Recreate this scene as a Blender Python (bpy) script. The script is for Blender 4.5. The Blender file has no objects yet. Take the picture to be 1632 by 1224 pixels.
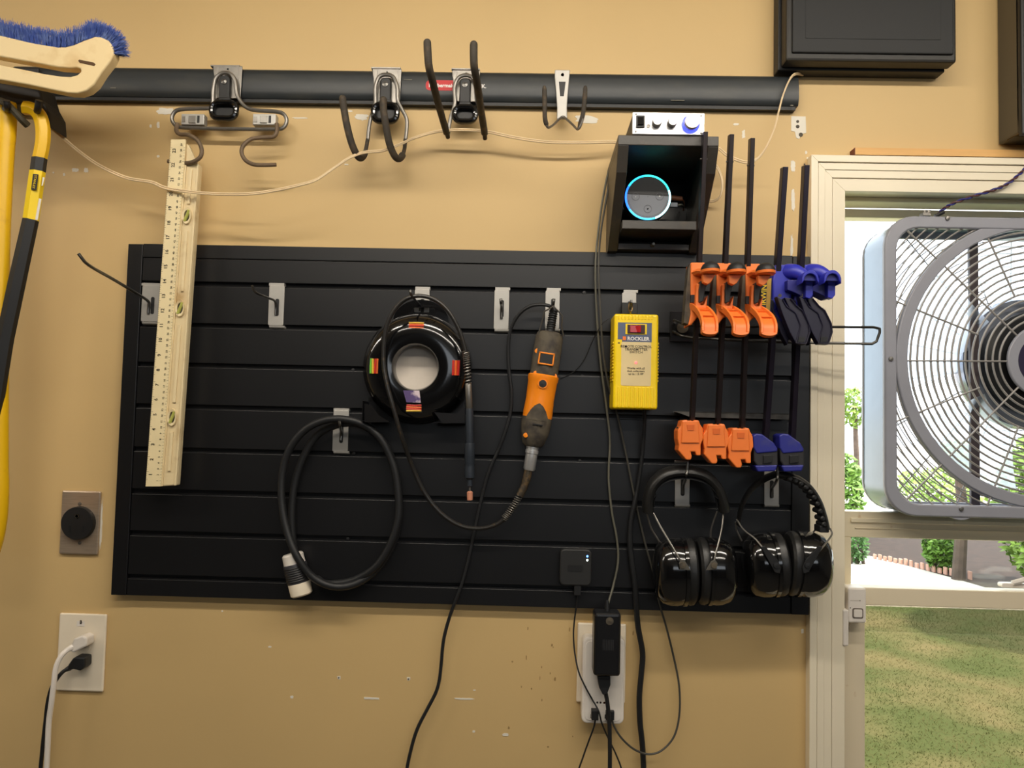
import bpy, math, random
from mathutils import Vector, Matrix
random.seed(7)
C = bpy.context.scene.collection
PI = math.pi

# ------------------------------------------------------------------ camera
F_PX = 1226.0
D0 = 1.404                     # camera distance from the back wall (wall face is y = 0)
EYE = Vector((0.0, -D0, 1.5))
_y, _p, _r = -0.02240645, 0.05197536, 0.02349342
FW = Vector((math.sin(_y)*math.cos(_p), math.cos(_y)*math.cos(_p), math.sin(_p)))
_R = Vector((math.cos(_y), -math.sin(_y), 0)); _U = _R.cross(FW)
RT = _R*math.cos(_r) + _U*math.sin(_r)
UP = -_R*math.sin(_r) + _U*math.cos(_r)
cam_d = bpy.data.cameras.new('camera'); cam = bpy.data.objects.new('camera', cam_d); C.objects.link(cam)
cam_d.sensor_width = 36.0; cam_d.lens = 36.0*F_PX/1632.0
cam_d.clip_start = 0.05; cam_d.clip_end = 300
m = Matrix((RT, UP, -FW)).transposed().to_4x4(); m.translation = EYE
cam.matrix_world = m
bpy.context.scene.camera = cam

# ------------------------------------------------------------------ world, sun, lamps, exposure
vs = bpy.context.scene.view_settings
vs.view_transform = 'Standard'; vs.look = 'None'; vs.gamma = 1.0; vs.use_curve_mapping = False
vs.exposure = -0.14
w = bpy.data.worlds.new('daylight'); bpy.context.scene.world = w; w.use_nodes = True
bg = w.node_tree.nodes['Background']; bg.inputs[0].default_value = (0.86, 0.93, 1.0, 1); bg.inputs[1].default_value = 4.0
sd = bpy.data.lights.new('sun', 'SUN'); sd.energy = 9.0; sd.angle = 0.01; sd.color = (1.0, 0.95, 0.86)
so = bpy.data.objects.new('sun', sd); C.objects.link(so)
so.rotation_euler = Vector((0.9, -0.35, 1.15)).to_track_quat('Z', 'Y').to_euler()

def area_lamp(name, loc, sx, sy, power, color, rot=(0, 0, 0)):
    l = bpy.data.lights.new(name, 'AREA'); l.shape = 'RECTANGLE'; l.size = sx; l.size_y = sy
    l.energy = power; l.color = color
    o = bpy.data.objects.new(name, l); C.objects.link(o); o.location = loc; o.rotation_euler = rot
    return o
WARM = (1.0, 0.915, 0.79)
TILT = (math.radians(28), 0, 0)      # bare tubes under a low ceiling, shining down and towards the wall
area_lamp('tube_lamp', (0.25, -0.86, 2.42), 2.2, 0.035, 17, WARM, TILT)
area_lamp('tube_lamp', (0.25, -1.60, 2.42), 2.2, 0.035, 13, WARM, TILT)
area_lamp('tube_lamp', (-1.95, -0.95, 2.42), 1.2, 0.035, 10, WARM, TILT)
# added cool fill light high behind the camera, for sheen on the slats
area_lamp('high_cool_fill', (1.0, -4.45, 2.05), 3.0, 0.6, 14, (0.88, 0.94, 1.0), (math.radians(90), 0, 0))

# ------------------------------------------------------------------ helpers
def P(px, py, d):
    """the place on the plane d metres in front of the back wall that the photograph shows at (px, py)"""
    r = FW + RT*((px-816)/F_PX) - UP*((py-612)/F_PX)
    return EYE + r*((D0-d)/r.y)
def S(d): return (D0-d)/F_PX
def wx(px, py, d=0): return P(px, py, d).x
def wz(px, py, d=0): return P(px, py, d).z

def lin(c):
    return tuple(((v/255)/12.92 if v/255 <= 0.04045 else ((v/255+0.055)/1.055)**2.4) for v in c)
def M(name, rgb, rough=0.5, metal=0.0, var=0.10, ns=25.0, bump=0.0, bs=200.0, coat=0.0, emit=None, estr=0.0, rgb2=None, thr=None, stretch=None, alpha=None):
    mt = bpy.data.materials.new(name); mt.use_nodes = True
    nt = mt.node_tree; b = nt.nodes['Principled BSDF']; N = nt.nodes.new; Lk = nt.links.new
    tc = N('ShaderNodeTexCoord'); mp = N('ShaderNodeMapping'); Lk(tc.outputs['Object'], mp.inputs['Vector'])
    if stretch: mp.inputs['Scale'].default_value = stretch
    nz = N('ShaderNodeTexNoise'); nz.inputs['Scale'].default_value = ns; nz.inputs['Detail'].default_value = 5
    Lk(mp.outputs[0], nz.inputs['Vector'])
    c = lin(rgb); c2 = lin(rgb2) if rgb2 else None
    rp = N('ShaderNodeValToRGB'); Lk(nz.outputs['Fac'], rp.inputs['Fac'])
    e = rp.color_ramp.elements
    if c2:
        a, z = thr or (0.45, 0.6)
        e[0].position = a; e[1].position = z; e[0].color = (*c, 1); e[1].color = (*c2, 1)
    else:
        e[0].position = 0.3; e[1].position = 0.7
        e[0].color = (*[v*(1-var) for v in c], 1); e[1].color = (*[min(1, v*(1+var)) for v in c], 1)
    Lk(rp.outputs[0], b.inputs['Base Color'])
    b.inputs['Roughness'].default_value = rough; b.inputs['Metallic'].default_value = metal
    if coat: b.inputs['Coat Weight'].default_value = coat; b.inputs['Coat Roughness'].default_value = 0.08
    if bump:
        n2 = N('ShaderNodeTexNoise'); n2.inputs['Scale'].default_value = bs; n2.inputs['Detail'].default_value = 3
        Lk(mp.outputs[0], n2.inputs['Vector'])
        bp = N('ShaderNodeBump'); bp.inputs['Strength'].default_value = bump; bp.inputs['Distance'].default_value = 0.002
        Lk(n2.outputs['Fac'], bp.inputs['Height']); Lk(bp.outputs[0], b.inputs['Normal'])
    if emit:
        b.inputs['Emission Color'].default_value = (*lin(emit), 1); b.inputs['Emission Strength'].default_value = estr
    if alpha is not None: b.inputs['Alpha'].default_value = alpha
    return mt

ORG = {}
def setp(o, label=None, cat=None, group=None, kind=None):
    if label: o['label'] = label
    if cat: o['category'] = cat
    if group: o['group'] = group
    if kind: o['kind'] = kind
    return o
def thing(name, label, cat, loc, group=None):
    o = bpy.data.objects.new(name, None); C.objects.link(o); o.location = loc; o.empty_display_size = 0.02
    ORG[o.name] = Vector(loc); return setp(o, label, cat, group)

def frames(pts, closed=False):
    n = len(pts); T = []
    for i in range(n):
        a = pts[(i-1) % n] if (closed or i > 0) else pts[0]
        b = pts[(i+1) % n] if (closed or i < n-1) else pts[-1]
        t = b-a; T.append(t.normalized() if t.length > 1e-9 else Vector((0, 0, 1)))
    ref = Vector((0, -1, 0))
    if abs(T[0].dot(ref)) > 0.9: ref = Vector((1, 0, 0))
    u = (ref - T[0]*ref.dot(T[0])).normalized(); out = []
    for t in T:
        u = (u - t*u.dot(t));
        u = u.normalized() if u.length > 1e-6 else Vector((1, 0, 0))
        out.append((t, u, t.cross(u)))
    return out
def spline(pts, n=6, closed=False):
    pts = [Vector(p) for p in pts]; L = len(pts); out = []
    rng = L if closed else L-1
    for i in range(rng):
        p1 = pts[i]; p2 = pts[(i+1) % L]
        p0 = pts[(i-1) % L] if (closed or i > 0) else p1*2-p2
        p3 = pts[(i+2) % L] if (closed or i+2 < L) else p2*2-p1
        for k in range(n):
            t = k/n
            out.append(0.5*((2*p1)+(p2-p0)*t+(2*p0-5*p1+4*p2-p3)*t*t+(3*p1-p0-3*p2+p3)*t**3))
    if not closed: out.append(pts[-1])
    return out
def PP(lst, d=None): return [P(*q) if len(q) == 3 else P(q[0], q[1], d) for q in lst]
def rr(x0, y0, x1, y1, r, n=4):
    """rounded rectangle outline"""
    o = []
    for cx, cy, a in ((x1-r, y0+r, -90), (x1-r, y1-r, 0), (x0+r, y1-r, 90), (x0+r, y0+r, 180)):
        for k in range(n+1):
            t = math.radians(a+90*k/n); o.append((cx+r*math.cos(t), cy+r*math.sin(t)))
    return o
def ell(cx, cy, rx, ry, n=24): return [(cx+rx*math.cos(2*PI*k/n), cy+ry*math.sin(2*PI*k/n)) for k in range(n)]

class G:
    def __init__(s): s.v = []; s.f = []
    def add(s, v, f):
        b = len(s.v); s.v += [Vector(p) for p in v]; s.f += [tuple(i+b for i in q) for q in f]; return s
    def box(s, a, b):
        x0, x1 = sorted((a[0], b[0])); y0, y1 = sorted((a[1], b[1])); z0, z1 = sorted((a[2], b[2]))
        v = [(x, y, z) for x in (x0, x1) for y in (y0, y1) for z in (z0, z1)]
        return s.add(v, [(0, 1, 3, 2), (4, 6, 7, 5), (0, 4, 5, 1), (2, 3, 7, 6), (0, 2, 6, 4), (1, 5, 7, 3)])
    def obox(s, c, ax, ay, az):
        """box with centre and three half-axis vectors"""
        c = Vector(c); v = [c+ax*i+ay*j+az*k for i in (-1, 1) for j in (-1, 1) for k in (-1, 1)]
        return s.add(v, [(0, 1, 3, 2), (4, 6, 7, 5), (0, 4, 5, 1), (2, 3, 7, 6), (0, 2, 6, 4), (1, 5, 7, 3)])
    def ext(s, poly, vec):
        """extrude a planar polygon of 3D points along vec"""
        n = len(poly); poly = [Vector(p) for p in poly]; vec = Vector(vec)
        return s.add(poly+[p+vec for p in poly],
                     [tuple(range(n)), tuple(range(2*n-1, n-1, -1))]+[(i, (i+1) % n, n+(i+1) % n, n+i) for i in range(n)])
    def pp(s, px, d0, d1):
        """outline traced at its own distance d1 (front), extruded straight back to d0"""
        return s.ext([P(x, y, d1) for x, y in px], (0, d1-d0, 0))
    def wb(s, x0, y0, x1, y1, d0, d1):
        """plumb box whose front face (at d1) covers the given extent"""
        c = P((x0+x1)/2, (y0+y1)/2, d1); k = S(d1); hw = abs(x1-x0)*k/2; hh = abs(y1-y0)*k/2
        return s.box((c.x-hw, -d0, c.z-hh), (c.x+hw, -d1, c.z+hh))
    def wp(s, cx, cy, pts, d0, d1):
        """plumb outline given in offsets from (cx, cy)"""
        c = P(cx, cy, d1); k = S(d1)
        return s.ext([(c.x+x*k, -d1, c.z-y*k) for x, y in pts], (0, d1-d0, 0))
    def tube(s, pts, r, seg=8, closed=False, cap=True, sq=None):
        pts = [Vector(p) for p in pts]; n = len(pts); fr = frames(pts, closed); b = len(s.v)
        for i, (t, u, w_) in enumerate(fr):
            q = r[min(i, len(r)-1)] if isinstance(r, (list, tuple)) else r
            a_, b_ = (q, q) if sq is None else (q*sq[0], q*sq[1])
            for k in range(seg):
                an = 2*PI*k/seg; s.v.append(pts[i]+u*(math.cos(an)*a_)+w_*(math.sin(an)*b_))
        rng = n if closed else n-1
        for i in range(rng):
            for k in range(seg):
                a = b+i*seg+k; a2 = b+i*seg+(k+1) % seg; c = b+((i+1) % n)*seg
                s.f.append((a, a2, c+(k+1) % seg, c+k))
        if cap and not closed:
            s.f.append(tuple(b+k for k in range(seg-1, -1, -1))); s.f.append(tuple(b+(n-1)*seg+k for k in range(seg)))
        return s
    def lathe(s, prof, o, axis=(0, -1, 0), seg=32, e1=None, s1=1.0, s2=1.0, closed=False):
        """prof: list of (radius, distance along axis)"""
        ax = Vector(axis).normalized(); o = Vector(o)
        if e1 is None: e1 = Vector((1, 0, 0)) if abs(ax.x) < 0.9 else Vector((0, 1, 0))
        e1 = (Vector(e1)-ax*ax.dot(Vector(e1))).normalized(); e2 = ax.cross(e1); b = len(s.v)
        for r, h in prof:
            for k in range(seg):
                an = 2*PI*k/seg; s.v.append(o+ax*h+e1*(r*s1*math.cos(an))+e2*(r*s2*math.sin(an)))
        n = len(prof)
        for i in range(n if closed else n-1):
            j = (i+1) % n
            for k in range(seg):
                s.f.append((b+i*seg+k, b+i*seg+(k+1) % seg, b+j*seg+(k+1) % seg, b+j*seg+k))
        if not closed:
            if prof[0][0] > 1e-6: s.f.append(tuple(b+k for k in range(seg-1, -1, -1)))
            if prof[-1][0] > 1e-6: s.f.append(tuple(b+(n-1)*seg+k for k in range(seg)))
        return s
    def cyl(s, a, b, r, seg=16, r2=None):
        a = Vector(a); b = Vector(b); L = (b-a).length
        return s.lathe([(r, 0), (r if r2 is None else r2, L)], a, b-a, seg)
    def text(s, body, o, right, up, size, bold=0.0, thick=0.0003, align='CENTER'):
        key = (body, bold, align)
        if key not in TXT:
            cu = bpy.data.curves.new('t', 'FONT'); cu.body = body; cu.align_x = align; cu.align_y = 'CENTER'; cu.offset = bold
            cu.resolution_u = 2
            ob = bpy.data.objects.new('t', cu); C.objects.link(ob)
            bpy.context.view_layer.update()
            me = bpy.data.meshes.new_from_object(ob.evaluated_get(bpy.context.evaluated_depsgraph_get()))
            TXT[key] = ([v.co.copy() for v in me.vertices], [tuple(p.vertices) for p in me.polygons])
            bpy.data.objects.remove(ob); bpy.data.curves.remove(cu); bpy.data.meshes.remove(me)
        vv, ff = TXT[key]; o = Vector(o); right = Vector(right).normalized(); up = Vector(up).normalized()
        nrm = right.cross(up)
        return s.add([o+right*(v.x*size)+up*(v.y*size)+nrm*thick for v in vv], ff)
    def build(s, name, mat, parent=None, smooth=True, bevel=0.0, label=None, sharp=35, origin=None, seg=2, recalc=True):
        if parent is not None:
            org = ORG[parent.name]
        elif origin is not None: org = Vector(origin)
        else:
            xs = [v.x for v in s.v]; ys = [v.y for v in s.v]; zs = [v.z for v in s.v]
            org = Vector(((min(xs)+max(xs))/2, (min(ys)+max(ys))/2, min(zs)))
        me = bpy.data.meshes.new(name); me.from_pydata([v-org for v in s.v], [], s.f); me.update()
        if recalc:
            import bmesh
            bm = bmesh.new(); bm.from_mesh(me); bmesh.ops.recalc_face_normals(bm, faces=bm.faces); bm.to_mesh(me); bm.free()
        me.materials.append(mat)
        if smooth:
            me.shade_smooth(); me.set_sharp_from_angle(angle=math.radians(sharp))
        o = bpy.data.objects.new(name, me); C.objects.link(o)
        if parent is not None: o.parent = parent
        else: o.location = org
        ORG[o.name] = org
        if bevel:
            md = o.modifiers.new('bevel', 'BEVEL'); md.width = bevel; md.segments = seg; md.limit_method = 'ANGLE'; md.angle_limit = math.radians(35)
        if label: o['label'] = label
        return o
TXT = {}
def child_origin(o, parent): ORG[o.name] = ORG[parent.name]
XR = Vector((1, 0, 0)); ZU = Vector((0, 0, 1)); OUT = Vector((0, -1, 0))

# ------------------------------------------------------------------ materials
m_wall = M('painted_tan_wall', (208, 177, 122), 0.55, var=0.05, ns=2.2, bump=0.08, bs=90)
m_chip = M('bare_plaster', (228, 222, 208), 0.8, var=0.05)
m_dirt = M('brown_grime', (158, 128, 80), 0.8, var=0.2)
m_trim = M('cream_window_paint', (236, 225, 200), 0.38, var=0.04, ns=6, bump=0.03, bs=60)
m_trim2 = M('worn_cream_paint', (228, 214, 186), 0.42, rgb2=(196, 164, 124), thr=(0.66, 0.76), ns=30, bump=0.05)
m_black = M('black_slat_plastic', (18, 18, 20), 0.38, var=0.06, ns=8, bump=0.02, bs=300)
m_groove = M('dark_backing', (14, 14, 15), 0.6)
m_rail = M('black_track_plastic', (40, 44, 46), 0.42, rgb2=(58, 58, 54), thr=(0.5, 0.85), ns=14, stretch=(1, 1, 4))
m_blk = M('matte_black_plastic', (24, 24, 25), 0.5, var=0.12)
m_gloss = M('glossy_black_plastic', (14, 14, 15), 0.12, var=0.1, coat=0.6)
m_rubber = M('black_rubber_cable', (26, 27, 29), 0.5, var=0.12, bump=0.1, bs=500)
m_steel = M('grey_steel', (138, 134, 128), 0.38, 0.8, var=0.12, ns=60)
m_clip = M('satin_clip_steel', (182, 179, 173), 0.45, 0.4, var=0.06, ns=30)
m_wire = M('dark_wire_steel', (110, 108, 104), 0.3, 0.9, var=0.15)
m_coat = M('dusty_rubber_coating', (62, 55, 46), 0.75, rgb2=(96, 80, 60), thr=(0.5, 0.75), ns=60, bump=0.15)
m_brown = M('brown_coated_steel', (112, 94, 74), 0.6, 0.2, var=0.15, ns=60)
m_red = M('red_print', (196, 30, 34), 0.5); m_white = M('white_print', (236, 234, 228), 0.5)
m_ivory = M('ivory_plastic', (240, 227, 204), 0.35, var=0.03)
m_whitep = M('white_plastic', (232, 224, 214), 0.35, var=0.03)
m_cream = M('cream_cable', (228, 204, 164), 0.5, var=0.06)
m_greyc = M('grey_green_cable', (98, 96, 84), 0.5, var=0.15)
m_yel = M('yellow_plastic', (250, 214, 10), 0.33, var=0.04)
m_yelp = M('yellow_paint', (240, 190, 12), 0.38, rgb2=(196, 140, 20), thr=(0.62, 0.8), ns=22)
m_org = M('orange_plastic', (240, 124, 50), 0.4, var=0.06)
m_org2 = M('bright_orange_plastic', (247, 140, 24), 0.35, var=0.05)
m_blue = M('blue_plastic', (42, 48, 168), 0.38, var=0.1)
m_blue2 = M('scuffed_blue_plastic', (36, 40, 128), 0.45, rgb2=(60, 62, 120), thr=(.55, .8), ns=40)
m_navy = M('navy_black_plastic', (24, 22, 44), 0.42, var=0.12)
m_bar = M('blackened_steel_bar', (44, 36, 36), 0.35, 0.5, rgb2=(84, 56, 44), thr=(0.6, 0.8), ns=35)
m_levelw = M('yellowed_level_plastic', (230, 210, 166), 0.45, rgb2=(186, 154, 104), thr=(0.55, 0.75), ns=26, bump=0.08)
m_ruler = M('ivory_ruler_face', (236, 218, 172), 0.45, var=0.06, ns=18)
m_ink = M('dark_ink', (46, 38, 30), 0.6)
m_wood = M('bare_pine', (222, 172, 104), 0.55, var=0.12, ns=9, stretch=(1, 6, 8), bump=0.05)
m_woodend = M('reddish_end_grain', (112, 52, 40), 0.6, var=0.2)
m_boxw = M('black_painted_plywood', (64, 60, 55), 0.42, rgb2=(84, 74, 60), thr=(0.55, 0.8), ns=40, bump=0.12, bs=220)
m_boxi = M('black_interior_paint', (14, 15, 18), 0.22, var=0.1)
m_alu = M('brushed_aluminium', (226, 226, 226), 0.3, 0.75, var=0.04, ns=60, stretch=(1, 1, 14))
m_stain = M('stainless_plate', (186, 168, 148), 0.3, 0.6, var=0.1, ns=40, stretch=(1, 1, 10))
m_fan = M('grey_fan_plastic', (150, 151, 160), 0.36, var=0.04)
m_grille = M('grey_grille_plastic', (150, 146, 142), 0.4, var=0.08)
m_fanm = M('fan_body_enamel', (112, 128, 142), 0.25, 0.3, var=0.04)
m_fand = M('fan_dark_bracket', (70, 60, 62), 0.45, var=0.1)
m_broom = M('cream_broom_plastic', (232, 208, 158), 0.5, rgb2=(206, 170, 112), thr=(0.58, 0.78), ns=16, bump=0.05)
m_brist = M('blue_bristles', (54, 80, 158), 0.6, rgb2=(104, 126, 182), thr=(0.45, 0.7), ns=70)
m_sp = M('black_speaker_vinyl', (22, 23, 24), 0.6, var=0.08, ns=14)
m_spf = M('speaker_edge_vinyl', (34, 32, 28), 0.5, var=0.12, ns=20)
m_grey = M('dark_grey_plastic', (112, 116, 124), 0.45, var=0.04)
m_hub = M('hub_black_plastic', (34, 34, 34), 0.55, var=0.05)
m_dust = M('dusty_grey_rubber', (88, 80, 66), 0.75, rgb2=(58, 52, 46), thr=(0.4, 0.65), ns=55, bump=0.15)
m_shaft = M('braided_shaft_cover', (72, 64, 54), 0.42, 0.35, rgb2=(118, 96, 66), thr=(0.45, 0.7), ns=160)
m_pink = M('pink_grinding_stone', (196, 132, 104), 0.85)
m_pad = M('soft_black_vinyl', (30, 30, 30), 0.38, var=0.12, ns=60, bump=0.15, bs=150)

def glassmat(name, tint=(1, 1, 1), gl=0.06, blueish=None):
    mt = bpy.data.materials.new(name); mt.use_nodes = True; nt = mt.node_tree; nt.nodes.clear()
    N = nt.nodes.new; o = N('ShaderNodeOutputMaterial'); mx = N('ShaderNodeMixShader'); t = N('ShaderNodeBsdfTransparent'); g = N('ShaderNodeBsdfGlossy')
    t.inputs[0].default_value = (*tint, 1); g.inputs['Roughness'].default_value = 0.02; mx.inputs[0].default_value = gl
    nt.links.new(t.outputs[0], mx.inputs[1]); nt.links.new(g.outputs[0], mx.inputs[2]); nt.links.new(mx.outputs[0], o.inputs[0])
    return mt
m_glass = glassmat('window_glass', (0.93, 0.95, 0.93)); m_glass2 = glassmat('dusty_window_glass', (0.60, 0.56, 0.50), 0.04)
def blademat():
    mt = bpy.data.materials.new('clear_fan_blade'); mt.use_nodes = True; nt = mt.node_tree; nt.nodes.clear()
    N = nt.nodes.new; o = N('ShaderNodeOutputMaterial'); mx = N('ShaderNodeMixShader'); t = N('ShaderNodeBsdfTransparent'); g = N('ShaderNodeBsdfTranslucent')
    t.inputs[0].default_value = (0.9, 0.95, 1, 1); g.inputs[0].default_value = (0.85, 0.92, 1, 1); mx.inputs[0].default_value = 0.5
    nt.links.new(t.outputs[0], mx.inputs[1]); nt.links.new(g.outputs[0], mx.inputs[2]); nt.links.new(mx.outputs[0], o.inputs[0])
    return mt
m_blade = blademat()

# ------------------------------------------------------------------ room shell
XL, XRr, YB, ZC = -2.7, 2.9, -4.6, 2.50
ox0 = wx(1342, 700); ox1 = ox0+0.95                       # window opening
oz1 = wz(1345, 300); oz0 = 0.66
g = G(); T = 0.115
g.box((XL, 0, 0), (ox0, T, ZC)).box((ox1, 0, 0), (XRr, T, ZC)).box((ox0, 0, 0), (ox1, T, oz0)).box((ox0, 0, oz1), (ox1, T, ZC))
wall = g.build('wall_back', m_wall, smooth=False, origin=(0, 0, 0)); wall['kind'] = 'structure'
m_floor = M('concrete_floor', (104, 100, 94), 0.7, var=0.1, ns=3)
m_side = M('grey_side_wall_paint', (150, 148, 142), 0.8, var=0.04, ns=3)
m_door = M('dark_garage_door', (72, 70, 68), 0.8, var=0.08, ns=3)
m_white_ceiling = M('white_ceiling', (214, 206, 190), 0.8, var=0.03)
for nm, a, b, mt in (('floor', (XL, YB, -0.1), (XRr, 0, 0), m_floor), ('ceiling', (XL, YB, ZC), (XRr, 0, ZC+0.1), m_white_ceiling),
                     ('wall_left', (XL-0.1, YB, 0), (XL, T, ZC), m_side), ('wall_right', (XRr, YB, 0), (XRr+0.1, T, ZC), m_side),
                     ('wall_front', (XL, YB-0.1, 0), (XRr, YB, ZC), m_door)):
    o = G().box(a, b).build(nm, mt, smooth=False); o['kind'] = 'structure'

# flakes of missing paint and grime on the wall
def flake(cx, cy, w_, h_, mat=m_chip, name='paint_chip', n=11, rough=0.35):
    pts = []
    for k in range(n*2):
        a = 2*PI*k/(n*2); c_, s_ = math.cos(a), math.sin(a); q = (abs(c_)**4+abs(s_)**4)**-0.25*(1-rough*random.random())
        pts.append((w_/2*c_*q, h_/2*s_*q))
    G().wp(cx, cy, pts, 0.0001, 0.0007).build(name, mat, wall, smooth=False)
for a in ((265, 177, 34, 12), (252, 199, 5, 12), (252, 249, 5, 5), (240, 201, 4, 6), (478, 188, 28, 2.5), (576, 187, 24, 11), (558, 177, 8, 3), (552, 262, 8, 3),
          (934, 190, 44, 14), (1185, 214, 6, 16), (1173, 198, 11, 4), (1264, 265, 8, 22), (1264, 318, 7, 42), (1262, 392, 5, 42), (1285, 243, 4, 6), (1287, 252, 3, 4),
          (120, 271, 12, 7), (137, 271, 8, 9), (102, 278, 4, 5), (85, 275, 3, 3), (592, 1113, 32, 4), (540, 1080, 6, 6), (651, 1082, 6, 6), (465, 1111, 6, 5), (430, 1031, 6, 3), (740, 1114, 34, 3), (755, 1166, 5, 4), (756, 1100, 5, 2), (806, 1171, 12, 5),
          (354, 974, 3, 3), (1279, 1006, 4, 8)):
    flake(*a)
g = G(); c = P(1273, 200, 0.0008)
G().wp(1273, 200, [(-12, -15), (11, -15), (12, 12), (4, 14), (1, 22), (-4, 20), (-6, 10), (-12, 9)], 0.0001, 0.0008).build('paint_chip', m_chip, wall, smooth=False)
for x, y, r in ((1271, 194, 2.4), (1271, 202, 3), (1276, 215, 3.4), (651, 1082, 1.2), (540, 1080, 1.2), (1282, 262, 1.2)):
    G().lathe([(0, 0.0012), (r*S(0), 0.0012), (r*S(0), 0)], P(x, y, 0), OUT, 10).build('wall_screw', m_dust, wall)
for k in range(26):
    x = random.gauss(880, 60); y = 1000+abs(random.gauss(0, 1))*110
    if 1090 > x > 700 and y < 1215 and not (915 < x < 1000 and y < 1150): flake(x, y, random.uniform(1.5, 3.5), random.uniform(2, 9), m_dirt, 'grime_speck', 5)

# ------------------------------------------------------------------ window
def struct(g, name, mat, **k):
    o = g.build(name, mat, **k); o['kind'] = 'structure'; return o
cx0 = wx(1291, 700, 0.018); cz1 = wz(1296, 247, 0.018)
ox1b = ox1+0.055
def casing_frame(g, off0, off1, d0, d1):
    """L-shaped moulding strip between two offsets measured inwards from the casing's outer edge: left leg + head, mitred"""
    xa, xb = cx0+off0, cx0+off1; za, zb = cz1-off0, cz1-off1; zb0 = oz0-0.04; xr = ox1b+0.05
    return g.ext([(xa, -d1, zb0), (xa, -d1, za), (xb, -d1, zb), (xb, -d1, zb0)], (0, d1-d0, 0))
def head_frame(g, off0, off1, d0, d1):
    xa, xb = cx0+off0, cx0+off1; za, zb = cz1-off0, cz1-off1; xr = ox1b
    return g.ext([(xa, -d1, za), (xr-off0, -d1, za), (xr-off1, -d1, zb), (xb, -d1, zb)], (0, d1-d0, 0))
WC = ox0-cx0
for fn, nm in ((casing_frame, 'trim_1'), (head_frame, 'trim_2')):
    g = G()
    for o0, o1, d in ((0, 0.0125, 0.020), (0.0125, 0.0138, 0.015), (0.0138, 0.026, 0.017), (0.026, 0.040, 0.015), (0.040, 0.0412, 0.011), (0.0412, WC, 0.013)):
        fn(g, o0, o1, 0, d)
    struct(g, nm, m_trim, smooth=False, bevel=0.0008)
g = G()                                                      # right casing leg, outside the picture
g.box((ox1, 0, oz0-0.04), (ox1+WC, -0.018, cz1)); struct(g, 'trim_3', m_trim, smooth=False)
g = G().box((cx0-0.02, 0, oz0-0.07), (ox1+WC+0.02, -0.05, oz0-0.04)); struct(g, 'trim_4', m_trim, smooth=False, bevel=0.003)
# jamb lining inside the wall
g = G(); jt = 0.006
g.box((ox0, 0, oz0), (ox0+0.002, T, oz1)).box((ox1-jt, 0, oz0), (ox1, T, oz1)).box((ox0, 0, oz1-0.003), (ox1, T, oz1)).box((ox0, 0, oz0-0.02), (ox1, T+0.03, oz0+0.01))
win = struct(g, 'window_1', m_trim, smooth=False, origin=(ox0, 0, oz0))
hz = wz(1400, 340, -T)                                       # stop at the head, outer side
G().box((ox0, T-0.03, hz), (ox1, T, oz1-0.03)).build('head_stop', m_trim2, win, smooth=False, bevel=0.002)
G().box((ox0, T-0.075, oz1-0.012), (ox1, T-0.03, oz1-0.003)).build('head_stop', m_trim, win, smooth=False, bevel=0.002)
# lower sash (near the room)
ys0, ys1 = 0.022, 0.055
def sash(name, y0, y1, zt, zrail, xst, zb, gm):
    """top rail zt..zrail, stiles of width xst, down to zb"""
    g = G().box((ox0+0.004, y0, zrail), (ox1-0.004, y1, zt)); s_ = g.build('sash_rail', m_trim2, win, smooth=False, bevel=0.0015)
    G().box((ox0+0.004, y0+0.0005, zb), (xst, y1, zrail)).build('sash_stile', m_trim2, win, smooth=False, bevel=0.0015)
    G().box((ox1-0.03, y0+0.0005, zb), (ox1-0.004, y1, zrail)).build('sash_stile', m_trim2, win, smooth=False)
    G().box((xst-0.003, (y0+y1)/2-0.002, zb), (ox1-0.03, (y0+y1)/2+0.002, zrail+0.003)).build('window_pane', gm, win, smooth=False)
sash('lower', ys0, ys1, wz(1400, 937, -ys0), wz(1400, 965, -ys0), wx(1379, 1080, -ys0), oz0+0.01, m_glass2)
yu0, yu1 = 0.062, 0.095
zr0 = wz(1400, 816, -yu0); zr1 = wz(1400, 857, -yu0)
sash('upper', yu0, yu1, zr0, zr1, wx(1357, 900, -yu0), wz(1400, 1010, -yu0), m_glass)
g = G()
g.box((wx(1355, 823, -yu0), yu0, zr0-0.012), (ox1-0.01, yu0-0.004, zr0-0.020)); g.build('rail_moulding', m_trim2, win, smooth=False, bevel=0.001)
G().box((wx(1362, 840, -yu0), yu0, zr1+0.018), (ox1-0.01, yu0-0.002, zr1+0.0165)).build('rail_moulding', m_trim2, win, smooth=False)
# pine board lying on the head casing
bx0 = wx(1366, 241, 0.03)
g = G().box((bx0, -0.0005, cz1+0.0005), (ox1+0.1, -0.022, cz1+0.0135)); t = g.build('wooden_board', m_wood, smooth=False)
setp(t, 'thin bare pine board lying along the top of the window casing', 'board')
ORG[t.name] = t.location.copy()
G().box((bx0-0.0006, -0.0005, cz1+0.0005), (bx0, -0.022, cz1+0.0135)).build('end_grain', m_woodend, t, smooth=False)
# sash lock
c = P(1618, 933, -0.03)
t = thing('sash_lock', 'white sash lock on top of the lower window rail, at the right edge', 'lock', (c.x, c.y, wz(1400, 937, -ys0)))
zt = t.location.z
G().wp(1618, 933, rr(-20, -3, 26, 4, 3), -0.045, -0.03).build('base', m_whitep, t, bevel=0.001)
G().tube([Vector((c.x-0.005, 0.03, zt+0.014)), Vector((c.x+0.02, 0.028, zt+0.022)), Vector((c.x+0.05, 0.03, zt+0.022))], 0.005).build('lever', m_whitep, t)

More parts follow.
